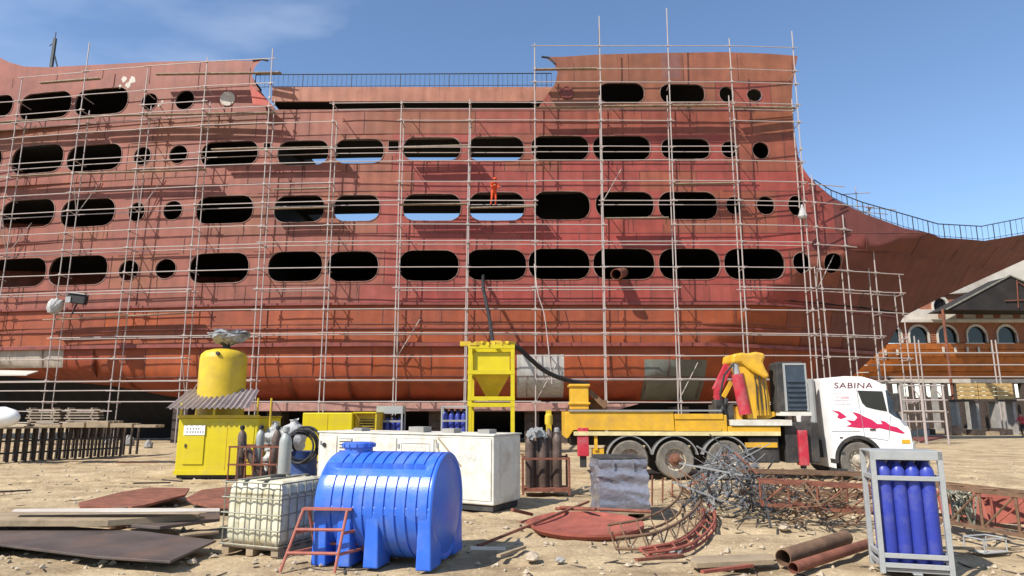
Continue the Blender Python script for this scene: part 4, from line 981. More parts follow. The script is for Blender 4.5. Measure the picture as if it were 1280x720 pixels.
# yellow post behind and white gauge
tag(MB().b2(q.x + 32 / s_, q.x + 39 / s_, q.y + .9, q.y + 1.05, 0, P(690, 513, q.y).z).build('yellow_post', M['yellow_tank']), 'short yellow steel post rising behind the brown cylinders', 'post')
m = MB()
for k in range(16): m.box((q.x + .3 + random.uniform(-.2, .28), q.y + .12 + random.uniform(-.1, .1), 1.42 + random.uniform(-.12, .16)), (.09, .07, .13), Matrix.Rotation(k, 3, 'Y'))
tag(m.build('regulator', M['ltgrey']), 'bright metal regulators and hoses on the tops of the brown cylinders', 'regulator')
# rusty basket with loose cylinders beside the compressor
q = G(284, 604); s_ = SC(q); bk = thing('rusty_basket', 'open rusty bar basket full of old cylinders beside the yellow compressor', 'basket', (q.x, q.y, 0), 0)
W_ = 62 / s_
for x in [W_ * k / 6 for k in range(7)]: MB().b2(x - .015, x + .015, -.015, .015, 0, .98).build('bar', M['rust'], bk)
for x in (0, W_): MB().b2(x - .03, x + .03, .8, .86, 0, 1.0).build('post', M['rust'], bk)
for z in (.08, .5, .98):
    MB().b2(-.02, W_ + .02, -.04, -.016, z - .025, z + .025).build('rail', M['rust'], bk); MB().b2(-.02, W_ + .02, .861, .89, z - .025, z + .025).build('rail', M['rust'], bk)
MB().b2(0, W_, .02, .8, .03, .07).build('floor_plate', M['rust'], bk)
for px, tilt, lab, mt, dy in ((296, -.05, 'brown cylinder standing at the left of the rusty basket', 'brown_cyl', .3), (309, .05, 'grey-brown cylinder standing at the back of the rusty basket', 'grey_cyl', .6), (313, -.62, 'grey cylinder leaning across the rusty basket', 'brown_cyl', .15), (331, .1, 'dark cylinder at the right side of the rusty basket', 'brown_cyl', .4)):
    c = cylinder('gas_cylinder', lab, 'old cylinders in the rusty basket', mt, 1.35 if tilt > -.3 else 1.1, .12); c.location = (q.x + (px - 284) / s_ + (.35 if tilt < -.3 else 0), q.y + dy, .08); c.rotation_euler = (0, tilt, 0)
q = G(352, 638); c = cylinder('gas_cylinder', 'single tall grey-green gas cylinder standing behind the caged plastic tank', None, 'grey_cyl', P(352, 541, q.y).z, .125, 'grey_cyl'); c.location = (q.x, q.y, 0)
# sacks, drum, cable coil
q = G(345, 600); x0 = P(345, 560, q.y).x
sk = MB().lathe([(.35, 0), (.42, .1), (.44, .5), (.40, .95), (.30, 1.1), (.1, 1.16)], (0, 0, 0), 14)
sk = MB().lathe([(.25, 0)] + [(.30 + .16 * math.sin(3.0 * z_ / .8), z_) for z_ in [.05 * k for k in range(1, 16)]] + [(.16, .84), (.12, .90), (.15, .96)], (0, 0, 0), 20)
sk.v = [(x * (1 + .5 * noise.noise(Vector((x * 4, y * 4, z * 5)))), y * (1 + .4 * noise.noise(Vector((x * 4, y * 4, z * 5 + 7)))), z * (1 + .10 * noise.noise(Vector((x * 5, y * 5, 1))))) for x, y, z in sk.v]
for i, (px, dz_, lab, sc_) in enumerate(((346, 0, 'pale woven sack at the bottom beside the rusty basket', 1.05), (343, .72, 'pale woven sack on top, between the two yellow machines', .95), (362, 0, 'grey lower sack standing behind the tall grey cylinder', 1.0), (366, .75, 'grey upper sack slumped behind the tall grey cylinder', 1.0))):
    if i == 0: s0 = so_ = sk.build('sack', M['sack'], smooth=True)
    else: so_ = s0.copy(); COL.objects.link(so_)
    so_.location = (P(px, 560, q.y + .8).x, q.y + .8, dz_); so_.scale = (sc_ * .8, sc_ * .8, sc_); so_.rotation_euler.z = i * 1.1; tag(so_, lab, 'sack', 'woven sacks between the yellow machines')
q = G(377, 612); t = thing('drum', 'dark blue steel drum between the plastic tank cage and the yellow cabinet', 'drum', (q.x, q.y, 0))
MB().lathe([(.34, 0), (.35, .02), (.34, .04), (.34, .36), (.355, .39), (.34, .42), (.34, .92), (.355, .95), (.30, .95), (.30, .93)], (0, 0, 0), 24).build('body', M['blue_dk'], t, True)
m = MB()
for k in range(7):
    rr = .36 + .03 * (k % 3); cc = Vector((q.x + .02 * k, q.y - .42 + .035 * k, 1.05 + .02 * k))
    pts = [cc + Vector((rr * math.cos(a_), .08 * math.sin(a_ * 2 + k), rr * math.sin(a_))) for a_ in [2 * math.pi * i / 22 for i in range(23)]]; m.path(pts, .028, 6)
tag(m.build('cable_coil', M['black'], smooth=True), 'thick black cable coiled and hung on the dark blue drum', 'cable')

# ------------------------------------------------------------------ white generator canopy
A_ = G(617, 640.5); B_ = Vector((-4.55, 16.0, 0)); dr = (A_ - B_); yw = math.atan2(dr.y, dr.x); LN = dr.length
gn = thing('generator', 'long white generator housing with stained panels behind the blue tank', 'generator', (B_.x, B_.y, 0), yw)
H = P(617, 545, A_.y).z; DP = 1.15
MB().b2(0, LN, 0, DP, .12, H).build('housing', M['white_worn'], gn, bevel=.03)
MB().b2(.05, LN - .05, .05, DP - .05, 0, .119).build('skid', M['chassis'], gn)
MB().b2(-.02, LN + .02, -.02, DP + .02, H, H + .03).build('roof_edge', M['white_worn'], gn)
for x0, x1, z0, z1 in ((.06, .58, .2, H - .08), (1.15, 2.3, .2, H - .10), (2.34, 3.3, .2, H - .10), (3.36, LN - .06, .2, H - .06)):
    MB().b2(x0, x1, -.014, -.001, z0, z1).build('panel', M['white_worn'], gn, bevel=.006)
    for x_ in (x0 - .012, x1 + .012): MB().b2(x_ - .006, x_ + .006, -.003, -.0005, z0, z1).build('panel_gap', M['conc'], gn)
    MB().b2(x0, x1, -.003, -.0005, z1 + .002, z1 + .012).build('panel_gap', M['conc'], gn)
    for z_ in (z0 + .15, z1 - .2): MB().b2(x0 + .02, x0 + .07, -.03, -.0145, z_, z_ + .09).build('hinge', M['grey'], gn)
lv = MB().b2(.66, 1.05, -.012, -.001, H - .7, H - .12).build('louvre_panel', M['grey'], gn)
for k in range(8): MB().b2(.68, 1.03, -.04, -.013, H - .67 + .07 * k, H - .635 + .07 * k).build('louvre', M['white_worn'], lv)
for x0_, x1_, z0_ in ((2.45, 3.2, .95),):
    for a_ in (x0_, x1_): MB().b2(a_, a_ + .015, -.018, -.0145, z0_, H - .2).build('door_seam', M['conc'], gn)
    MB().b2(x0_, x1_, -.018, -.0145, H - .2, H - .185).build('door_seam', M['conc'], gn)
for x in (1.6, 3.0): MB().b2(x, x + .18, -.04, -.015, .75, .82).build('handle', M['chassis'], gn)
MB().tube((.22, -.02, H - .28), (.22, -.05, H - .28), .05, 10).build('lamp', M['black'], gn)
MB().bar((3.42, -.02, H - .07), (4.0, -.02, H - .62), .01, .03).bar((3.36, -.02, H - .1), (3.5, -.02, H - .5), .01, .03).build('scratch', M['timber'], gn)
MB().b2(LN, LN + .012, .25, .9, .25, H - .15).build('end_panel', M['white_worn'], gn)
for x, s2 in ((.8, .12), (2.4, .2), (3.3, .15), (4.2, .14)): MB().b2(x, x + s2 * 2, .3, .6, H + .03, H + .03 + s2 * .6).build('roof_fitting', M['conc'], gn)
MB().b2(3.9, 4.35, -.017, -.0145, .95, 1.12).build('faded_print', pm('faded_ink', (0.62, 0.60, 0.53), .6, 0, .3, 30), gn)
MB().b2(2.5, 3.1, -.017, -.0145, 1.1, 1.24).build('faded_print', bpy.data.materials['faded_ink'], gn)

# ------------------------------------------------------------------ blue plastic tank
o, yw, ww = frame((388, 707), (538, 715)); s_ = SC(o.lerp(G(539, 715), .5)); tnk = thing('water_tank', 'large ribbed blue plastic water tank lying on moulded feet in the foreground', 'water tank', (o.x, o.y, 0), yw)
LN = ww; Rr = .70; cz = .72; cy = .70
prof = []; nr = 10
for i in range(nr):
    a0 = .10 + (LN - .16) * i / nr; w_ = (LN - .16) / nr
    prof += [(a0 + .03, Rr), (a0 + w_ - .012, Rr), (a0 + w_ - .004, Rr - .020), (a0 + w_ + .014, Rr - .020), (a0 + w_ + .022, Rr)]
prof = [(0.0, Rr * .97), (.035, Rr)] + prof + [(LN - .02, Rr + .005), (LN, Rr - .01)]
m = MB(); na = 100; vs = []
for x, r_ in prof:
    for k in range(na):
        a_ = 2 * math.pi * k / na; r2 = r_; deg = math.degrees(a_)
        if 127 < deg < 141 and .08 < x < LN - .12: r2 = Rr - .065     # moulded ledge along the front shoulder
        vs.append((x, cy + r2 * math.cos(a_), cz + r2 * math.sin(a_)))
fs = [(i * na + k, i * na + (k + 1) % na, (i + 1) * na + (k + 1) % na, (i + 1) * na + k) for i in range(len(prof) - 1) for k in range(na)]
m.add(vs, fs)
for sgn, x0 in ((1, LN), (-1, 0)):
    rings = [(Rr - .01 if sgn > 0 else Rr * .97, 0), (Rr * .93, 0.0), (Rr * .90, -.02), (Rr * .6, .03), (Rr * .25, .05)]
    vs = []
    for r_, dx in rings: vs += [(x0 + sgn * dx, cy + r_ * math.cos(2 * math.pi * k / na), cz + r_ * math.sin(2 * math.pi * k / na)) for k in range(na)]
    m.add(vs, [(i * na + k, i * na + (k + 1) % na, (i + 1) * na + (k + 1) % na, (i + 1) * na + k) for i in range(4) for k in range(na)] + [tuple(4 * na + k for k in range(na))])
m.build('body', M['blue'], tnk, True)
for i in range(4):
    x = (.10, .44, .83, LN - .10)[i]; hw = .085
    for y0, y1 in ((.0, .42), (1.0, 1.40)):
        g_ = MB(); t = .02; g_.add([(x - hw - t, y0, 0), (x + hw + t, y0, 0), (x + hw + t, y1, 0), (x - hw - t, y1, 0), (x - hw, y0 + .01, .70), (x + hw, y0 + .01, .70), (x + hw, y1, .70), (x - hw, y1, .70)], [(0, 1, 2, 3), (4, 5, 6, 7), (0, 1, 5, 4), (1, 2, 6, 5), (2, 3, 7, 6), (3, 0, 4, 7)]); g_.build('foot', M['blue'], tnk, bevel=.02)
MB().b2(.0, LN - .02, .012, .08, .64, .76).build('waist_band', M['blue'], tnk, bevel=.02)
cx_ = (440 - 396) / s_
cpn = MB().lathe([(.20, 2 * Rr - .06), (.20, 2 * Rr + .05), (.225, 2 * Rr + .055), (.225, 2 * Rr + .11), (.20, 2 * Rr + .12), (.05, 2 * Rr + .125)], (cx_ - .16, cy, .02), 28).build('lid', M['blue'], tnk, True)
for k in range(14): MB().box((cx_ - .16 + .228 * math.cos(k * .449), cy + .228 * math.sin(k * .449), 2 * Rr + .10), (.02, .03, .05), Matrix.Rotation(k * .449, 3, 'Z')).build('grip', M['blue'], cpn)

# ------------------------------------------------------------------ caged plastic tank on a pallet
o, yw, ww = frame((277, 691), (347, 698)); ib = thing('caged_tank', 'stained white plastic tank in a steel cage on a pallet, left of the blue tank', 'tank', (o.x, o.y, 0), yw)
W_, D_ = ww, 1.0; s_ = SC(o); zt = (692 - 604) / s_; pb = .13
pl = MB()
for x in (.06, W_ / 2, W_ - .06): MB().b2(x - .06, x + .06, 0, D_, 0, .09).build('pallet_block', M['timber'], ib)
for k in range(5): MB().b2(0, W_, k * .235, k * .235 + .1, .0905, pb - .002).build('pallet_board', M['timber'], ib)
m = MB(); g = .03; ny = 24
prof = [(.05, .0), (.0, .06), (0, zt - .10), (.04, zt - .03), (.12, zt)]
vs = []; ring = []
for i, (ins, z) in enumerate([(.06, 0), (.02, .04), (.0, .10), (0, .3), (0, .5), (0, .7), (0, zt - pb - .2), (.01, zt - pb - .1), (.05, zt - pb - .03), (.12, zt - pb)]):
    x0, x1, y0, y1 = g + ins, W_ - g - ins, g + ins, D_ - g - ins; nn = 14
    per = [(x0 + (x1 - x0) * k / nn, y0, 0, -1) for k in range(nn)] + [(x1, y0 + (y1 - y0) * k / nn, 1, 0) for k in range(nn)] + [(x1 - (x1 - x0) * k / nn, y1, 0, 1) for k in range(nn)] + [(x0, y1 - (y1 - y0) * k / nn, -1, 0) for k in range(nn)]
    for j, (x, y, nx_, ny_) in enumerate(per):
        b_ = (.018 if (j % 3) else -.012) if 1 < i < 8 else 0
        vs.append((x + nx_ * b_, y + ny_ * b_, pb + z))
k4 = 56
m.add(vs, [(i * k4 + j, i * k4 + (j + 1) % k4, (i + 1) * k4 + (j + 1) % k4, (i + 1) * k4 + j) for i in range(9) for j in range(k4)] + [tuple(range(k4)), tuple(9 * k4 + j for j in range(k4))])
m.build('bottle', M['tank_white'], ib, True)
MB().lathe([(.11, zt - .01), (.11, zt + .04), (.05, zt + .05)], (W_ / 2, D_ / 2, 0), 16).build('cap', M['black'], ib, True)
for k in range(6):
    x = .01 + (W_ - .02) * k / 5
    for y in (-.02, D_ + .02): MB().tube((x, y, pb), (x, y, zt - .02), .0095, 6).build('cage_bar', M['cage'], ib)
for k in range(1, 6):
    y = D_ * k / 6
    for x in (-.012, W_ + .012): MB().tube((x, y, pb), (x, y, zt - .02), .0095, 6).build('cage_bar', M['cage'], ib)
for z in (pb + .01, pb + .22, pb + .43, pb + .64, zt - .02):
    MB().path([(-.03, -.036, z), (W_ + .03, -.036, z), (W_ + .03, D_ + .036, z), (-.03, D_ + .036, z), (-.03, -.036, z)], .011, 6).build('cage_hoop', M['cage'], ib)
for x in (.25, .6): MB().b2(x - .04, x + .04, -.02, D_ + .02, zt + .003, zt + .02).build('top_bar', M['cage'], ib)

# ------------------------------------------------------------------ red step trestle
o, yw, ww = frame((350, 715), (418, 716)); s_ = SC(o); tr_ = thing('step_trestle', 'faded red welded tube step trestle standing before the blue tank', 'trestle', (o.x, o.y, 0), yw)
W_ = ww; H = (716 - 645) / s_; D_ = .55
def tb(n, a_, b_): MB().tube(a_, b_, .020, 8).build(n, M['redframe'], tr_)
ins = .10
for s2, x in ((0, 0), (1, W_)):
    xi = x + (ins if s2 == 0 else -ins * .0)
    topx = .17 if s2 == 0 else W_ - .0 + .06
    tb('leg', (x, 0, 0), (topx, D_ / 2 - .05, H)); tb('leg', (x + .28, D_, 0), (topx + .04, D_ / 2 + .05, H))
    for t in (.28, .62): tb('side_tie', (x + (topx - x) * t, (D_ / 2 - .05) * t, H * t), (x + .28 + (topx + .04 - x - .28) * t, D_ + (D_ / 2 + .05 - D_) * t, H * t))
for t in (.30, .68): tb('step_bar', ((.17) * t, (D_ / 2 - .05) * t - .005, H * t), (W_ + .06 * t, (D_ / 2 - .05) * t - .005, H * t)); tb('step_bar', (.28 + (.21 - .28) * t, D_ + (D_ / 2 + .05 - D_) * t, H * t + .04), (W_ + .28 - .18 * t, D_ + (D_ / 2 + .05 - D_) * t, H * t + .04))
MB().b2(.15, W_ + .12, D_ / 2 - .06, D_ / 2 + .06, H, H + .025).build('top_step', M['redframe'], tr_)

# ------------------------------------------------------------------ wrapped pallet
q = G(749, 649); s_ = SC(q); wp = thing('wrapped_pallet', 'pallet load wrapped in silver stretch film in front of the truck wheels', 'pallet load', (q.x, q.y, 0), R(4))
W_ = 66 / s_; D_ = .95; zt = 72 / s_
for x in (.06, W_ / 2, W_ - .06): MB().b2(x - .06, x + .06, 0, D_, 0, .085).build('pallet_block', M['timber'], wp)
for k in range(6): MB().b2(0, W_, k * .172, k * .172 + .1, .0855, .115).build('pallet_board', M['timber'], wp)
random.seed(11); m = MB(); nz_, k4 = 22, 64; vs = []
for i in range(nz_ + 1):
    z = .12 + (zt - .12) * i / nz_; nn = 16; x0, x1, y0, y1 = .02, W_ - .02, .02, D_ - .02
    per = [(x0 + (x1 - x0) * k / nn, y0) for k in range(nn)] + [(x1, y0 + (y1 - y0) * k / nn) for k in range(nn)] + [(x1 - (x1 - x0) * k / nn, y1) for k in range(nn)] + [(x0, y1 - (y1 - y0) * k / nn) for k in range(nn)]
    for x, y in per:
        w1 = .05 * noise.noise(Vector((x * 1.1, y * 1.1, z * 6))) + .035 * noise.noise(Vector((x * 2.5, y * 2.5, z * 16 + x * 5)))
        sx = (x - W_ / 2) / W_; sy = (y - D_ / 2) / D_; vs.append((x + sx * w1 * 2, y + sy * w1 * 2, z + (.02 * noise.noise(Vector((x * 6, y * 6, 1))) if i == nz_ else 0)))
m.add(vs, [(i * k4 + j, i * k4 + (j + 1) % k4, (i + 1) * k4 + (j + 1) % k4, (i + 1) * k4 + j) for i in range(nz_) for j in range(k4)] + [tuple(nz_ * k4 + j for j in range(k4))])
m.build('film_wrap', M['film'], wp, True)
m = MB().b2(.04, W_ - .04, .04, D_ - .04, zt - .01, zt + .05); m.build('dark_load', M['chassis'], wp, bevel=.03)
for x in (.28, .66): MB().box((x, -.02, zt * .93), (.05, .012, .14)).build('film_tail', M['film'], wp)

# ------------------------------------------------------------------ flat stock on the left
def slab(name, label, cat, mat, px, z, th, group=None, bev=.008):
    pts = [G(a_, b_, z + th) for a_, b_ in px]; m = MB(); n = len(pts)
    m.add([(p.x, p.y, z) for p in pts] + [(p.x, p.y, z + th) for p in pts], [tuple(range(n - 1, -1, -1)), tuple(range(n, 2 * n))] + [(i, (i + 1) % n, n + (i + 1) % n, n + i) for i in range(n)])
    return tag(m.build(name, M[mat], bevel=bev), label, cat, group)
slab('steel_plate', 'big dark steel plate lying propped off the ground, lower left corner', 'plate', 'plate', [(-90, 684), (-70, 655), (60, 656), (180, 664), (270, 675), (213, 701), (120, 695), (0, 680)], .10, .035)
for i, (px, py) in enumerate(((30, 676), (150, 690), (225, 688))):
    g_ = G(px, py); tag(MB().box((g_.x, g_.y, .045), (.5, .12, .11), Matrix.Rotation(.2 * i, 3, 'Z')).build('batten', M['darkwood']), ('short dark batten under the left of the big dark plate', 'short dark batten under the front edge of the big dark plate', 'short dark batten under the right corner of the big dark plate')[i], 'batten')
slab('white_board', 'long thin white panel lying across blocks above the dark plate', 'panel', 'cream', [(15, 638.5), (18, 636), (150, 635), (275, 635), (275, 638), (150, 639)], .38, .025)
slab('timber_beam', 'long weathered beam lying beneath the white panel', 'beam', 'timber', [(-20, 643), (10, 640.5), (150, 641), (250, 639), (250, 642), (135, 650), (-20, 650)], .20, .10)
slab('dark_board', 'dark board under the right end of the white panel', 'board', 'plate', [(150, 646), (275, 640), (275, 648), (200, 658), (160, 655)], .16, .05)
g_ = G(147, 660); t = MB().lathe([(.13, 0), (.14, .02), (.14, .30), (.12, .34)], (g_.x, g_.y, 0), 16); tag(t.build('rusty_drum', M['rust_brown'], smooth=True), 'small rusty keg propping up the white panel', 'keg')
slab('rusty_plate', 'rusty red plate lying flat left of a similar one, behind the white panel', 'plate', 'rust', [(98, 628), (150, 615), (187, 609), (237, 610), (232, 618), (180, 631), (165, 633), (100, 632)], .14, .05, 'rusty red plates')
slab('rusty_plate', 'rusty red plate partly hidden behind the caged plastic tank', 'plate', 'rust', [(233, 622), (252, 612), (290, 608), (300, 634), (262, 632), (240, 627)], .12, .05, 'rusty red plates')
slab('timber_offcut', 'pale flat offcut lying right of the white panel support', 'offcut', 'timber', [(222, 666), (270, 660), (274, 664), (228, 669)], .02, .04)
for i, (px, py, l_, a_, mt, lab) in enumerate(((190, 606, .9, .5, 'darkwood', 'dark stick lying beyond the rusty plates'), (215, 603, .7, -.3, 'darkwood', 'short dark branch beyond the rusty plates'), (8, 617, 1.0, .9, 'darkwood', 'dark slanting stick at the far left of the sandy ground'), (172, 580, 1.4, .4, 'rust', 'thin rusty bar on the sand left of the compressor'), (168, 660, 1.2, .1, 'pinkbeam', 'pinkish splintered board behind the dark plate'), (910, 716, .9, .55, 'rust_red', 'red painted bar on the ground in front of the timber plank'), (825, 702, .8, .5, 'rust', 'short rusty rod lying in front of the curved lattice'), (610, 690, .5, .1, 'white_worn', 'torn white scrap in the shade right of the blue tank'), (1250, 640, 1.6, -.15, 'darkwood', 'dark strip on the ground below the red lattice'), (1225, 690, 1.3, .1, 'timber', 'pale batten on the ground right of the cylinder rack'), (640, 694, .8, 1.1, 'timber', 'thin pale stick poking up right of the blue tank'))):
    g_ = G(px, py); tag(MB().box((g_.x, g_.y, .05), (l_, .06, .035), Matrix.Rotation(a_, 3, 'Z') @ Matrix.Rotation(.03, 3, 'Y')).build('offcut', M[mt]), lab, 'offcut')
slab('timber_plank', 'thick pale timber plank on the ground left of the rusty pipes', 'plank', 'timber', [(863, 700), (866, 695), (965, 692), (968, 699), (870, 703.5)], .03, .07)

# ------------------------------------------------------------------ pipes
for (ax, ay), (bx, by), r_, mt, lab in (((979.5, 709), (1058, 682), .105, 'rust_brown', 'wide brown steel pipe, its dark open end facing the camera'), ((992, 718.5), (1088, 686), .068, 'rust', 'thinner red-brown steel pipe lying beside the wide pipe')):
    a_ = G(ax, ay); b_ = G(bx, by); a_.z = b_.z = r_ + .01; d = (b_ - a_).normalized(); 
    mt_ = d.to_track_quat('Z', 'Y').to_matrix(); ln = (b_ - a_).length
    m = MB().lathe2([(r_, 0), (r_, ln), (r_ * .92, ln), (r_ * .92, 0)], a_, 28, mt_); tag(m.build('steel_pipe', M[mt], smooth=True), lab, 'pipe')

# ------------------------------------------------------------------ red dished plate and curved lattice
g0 = G(733, 664); s_ = SC(g0); m = MB(); rx = 72 / s_
m.lathe([(rx * .93, 0.03), (rx, .10), (rx, .14), (rx * .97, .14), (rx * .9, .10), (rx * .5, .07), (.02, .06)], (0, 0, 0), 48); d_ = m.build('dished_plate', M['rust_red'], smooth=True)
d_.location = (g0.x, g0.y + .05, 0); d_.rotation_euler = (R(2), 0, 0); tag(d_, 'shallow round red oxide plate lying on the ground right of the blue tank', 'plate')
slab('red_sheet', 'flat red sheet scrap sticking out behind the round red plate', 'sheet', 'rust_red', [(648, 652), (690, 640), (735, 642), (720, 650), (670, 655)], .05, .02)
for i, (p0, p1, r_, lab) in enumerate((((598, 686, .04), (736, 644, .25), .025, 'long rusty bar slanting across the round red plate'), ((700, 648, .2), (815, 656, .22), .03, 'rusty bar along the back of the round red plate'), ((665, 650, .1), (640, 660, .3), .03, 'short red bar at the left edge of the round red plate'), ((745, 655, .25), (695, 646, .15), .03, 'short dark red bar on the round red plate'))):
    a_ = G(p0[0], p0[1]); b_ = G(p1[0], p1[1]); a_.z = p0[2]; b_.z = p1[2]; tag(MB().tube(a_, b_, r_, 8).build('rusty_bar', M['rust'], smooth=True), lab, 'bar')
# curved lattice: lying arc ribs with zigzag web
cc = G(772, 640); a1 = G(800, 686); 
def arc_lattice(label, px_out, px_in, z0, z1, mat):
    t = thing('curved_lattice', label, 'lattice', tuple(G(*px_out[0])), 0)
    def smooth(px, z):
        pts = [G(*q) for q in px]; res = []
        for i in range(len(pts) - 1):
            a_ = pts[max(0, i - 1)]; b_ = pts[i]; c = pts[i + 1]; d = pts[min(len(pts) - 1, i + 2)]
            for k in range(5):
                u = k / 5; v = 0.5 * ((2 * b_) + (c - a_) * u + (2 * a_ - 5 * b_ + 4 * c - d) * u * u + (3 * b_ - a_ - 3 * c + d) * u ** 3); v.z = z; res.append(v)
        e = pts[-1].copy(); e.z = z; res.append(e); return res
    o1 = smooth(px_out, z0); o2 = smooth(px_out, z1); i1 = smooth(px_in, z0 + .02); i2 = smooth(px_in, z1)
    for c in (o2, i2):
        for k_, v_ in enumerate(c): v_.z = z1 * (.55 + .9 * k_ / len(c))
    for c in (o1, o2, i1, i2): MB().path(c, .022, 7).build('chord', M[mat], t, True, world=True)
    n = min(len(o1), len(i1))
    for k in range(0, n - 1, 2):
        MB().tube(o1[k], i2[min(k + 1, n - 1)] if k % 2 else i2[k], .012, 5).build('web_bar', M[mat], t, world=True)
        MB().tube(o1[k], o2[min(k + 1, n - 1)], .012, 5).build('web_bar', M[mat], t, world=True)
    return t
arc_lattice('brown curved steel lattice rib sweeping round right of the red plate', [(770, 690), (820, 688), (858, 672), (878, 648), (872, 628), (850, 612)], [(760, 672), (805, 668), (838, 655), (852, 640), (850, 628), (836, 618)], .04, .34, 'rust_brown')
arc_lattice('reddish curved steel lattice rib lying flat beneath the brown one', [(810, 698), (860, 690), (890, 668), (894, 650), (885, 640)], [(800, 692), (850, 684), (876, 664), (880, 650), (872, 640)], .02, .12, 'rust_red')
for i, (px, py) in enumerate(((815, 632), (828, 628), (840, 622))):
    g_ = G(px, py); tag(MB().tube((g_.x, g_.y, 0), (g_.x + .03, g_.y, .62 - .1 * i), .02, 6).build('rebar_stake', M['rust']), ('upright rusty stake right beside the wrapped pallet', 'middle one of three rusty stakes right of the wrapped pallet', 'shortest rusty stake, next to the curved lattice')[i], 'stake')

# ------------------------------------------------------------------ heap of grey scrap and bars
random.seed(21)
hc = G(915, 640); n_ = 0
for i in range(46):
    t = random.random(); px = 868 + 100 * random.random(); py = 652 - 46 * random.random(); g_ = G(px, py); hgt = 1.25 * max(0.05, 1 - abs(px - 915) / 62) * random.random()
    ln = random.uniform(.5, 1.45); an = random.uniform(0, math.pi); ti = random.uniform(-.7, .7); d = Vector((math.cos(an) * math.cos(ti), .6 * math.sin(an) * math.cos(ti), math.sin(ti))) * ln / 2
    c = g_ + Vector((0, 0, .08 + hgt + abs(d.z) * .6)); mt = random.choice(['grey', 'chassis', 'grey', 'grey', 'chassis', 'rust', 'bluepanel'])
    m = MB()
    if i % 3 == 0: m.bar(c - d, c + d, .045, .010)
    elif i % 3 == 1: m.tube(c - d, c + d, .018, 7)
    else: m.bar(c - d, c + d, .03, .03)
    tag(m.build('scrap_bar', M[mt]), 'loose grey metal bar in the tangled scrap heap left of the lattice girders', 'scrap bar', 'grey bars in the scrap heap')
m = MB()
for i in range(360):
    px = 866 + 100 * random.random(); py = 654 - 44 * random.random(); g_ = G(px, py); hh = 1.15 * max(0.05, 1 - ((px - 915) / 55) ** 2) * random.random()
    c = g_ + Vector((0, 0, .03 + hh)); an = random.uniform(0, 6.3); ti = random.uniform(-1, 1); d = Vector((math.cos(an) * math.cos(ti), math.sin(an) * math.cos(ti), math.sin(ti))) * random.uniform(.05, .22)
    m.bar(c - d, c + d, random.choice((.015, .03, .06)), .012)
tag(m.build('scrap_heap', pm('dull_scrap_steel', (0.15, 0.15, 0.15), .6, .2, .4, 5)), 'tangle of small dark scrap pieces filling the heap in front of the truck', 'scrap', kind='stuff')
m = MB()
for i in range(130):
    px = 960 + 125 * random.random(); py = 668 - 46 * random.random(); g_ = G(px, py); hh = .55 * random.random()
    c = g_ + Vector((0, 0, .03 + hh)); an = random.uniform(0, 6.3); ti = random.uniform(-.6, .6); d = Vector((math.cos(an) * math.cos(ti), math.sin(an) * math.cos(ti), math.sin(ti))) * random.uniform(.1, .45)
    m.bar(c - d, c + d, random.choice((.015, .025, .04)), .015)
tag(m.build('scrap_heap', M['rust_brown']), 'tangle of rusty rods and offcuts under the lattice girders', 'scrap', kind='stuff')
m = MB()
for i in range(150):
    px = 925 + 130 * random.random(); py = 664 - 40 * random.random(); g_ = G(px, py); hh = .6 * random.random()
    c = g_ + Vector((0, 0, .03 + hh)); an = random.uniform(0, 6.3); ti = random.uniform(-.9, .9); d = Vector((math.cos(an) * math.cos(ti), math.sin(an) * math.cos(ti), math.sin(ti))) * random.uniform(.06, .35)
    m.bar(c - d, c + d, random.choice((.012, .02, .035)), .012)
tag(m.build('scrap_heap', M['chassis']), 'dark metal offcuts tangled among the rusty girders', 'scrap', kind='stuff')
m = MB()
for i in range(420):
    y = 7 + 14 * random.random() ** 1.3; x = (random.random() * 2 - 1) * (.8 * y + .5); an = random.uniform(0, 6.3); l_ = random.uniform(.02, .13)
    z = gh(x, y) + .012; d = Vector((math.cos(an), math.sin(an), random.uniform(-.1, .15))) * l_
    m.bar(Vector((x, y, z)) - d, Vector((x, y, z)) + d, random.uniform(.01, .03), .012)
tag(m.build('wood_chips', M['darkwood']), 'dark splinters and wood chips strewn over the sand', 'debris', kind='stuff')
# thin hoops in the heap
for i, (px, py, z, r_) in enumerate(((884, 634, .42, .33), (902, 640, .5, .32), (935, 636, .4, .3))):
    g_ = G(px, py); mt_ = Matrix.Rotation(math.pi / 2 - .35 * (i - 1), 3, 'X') @ Matrix.Rotation(.5 * i, 3, 'Y')
    tag(MB().lathe2([(r_, -.012), (r_ + .018, 0), (r_, .012), (r_ - .015, 0)], (g_.x, g_.y, z), 28, mt_).build('metal_hoop', M['chassis']), ('dark thin hoop leaning at the left side of the scrap heap', 'dark thin hoop standing in the middle of the scrap heap', 'dark thin hoop at the right side of the scrap heap')[i], 'hoop')
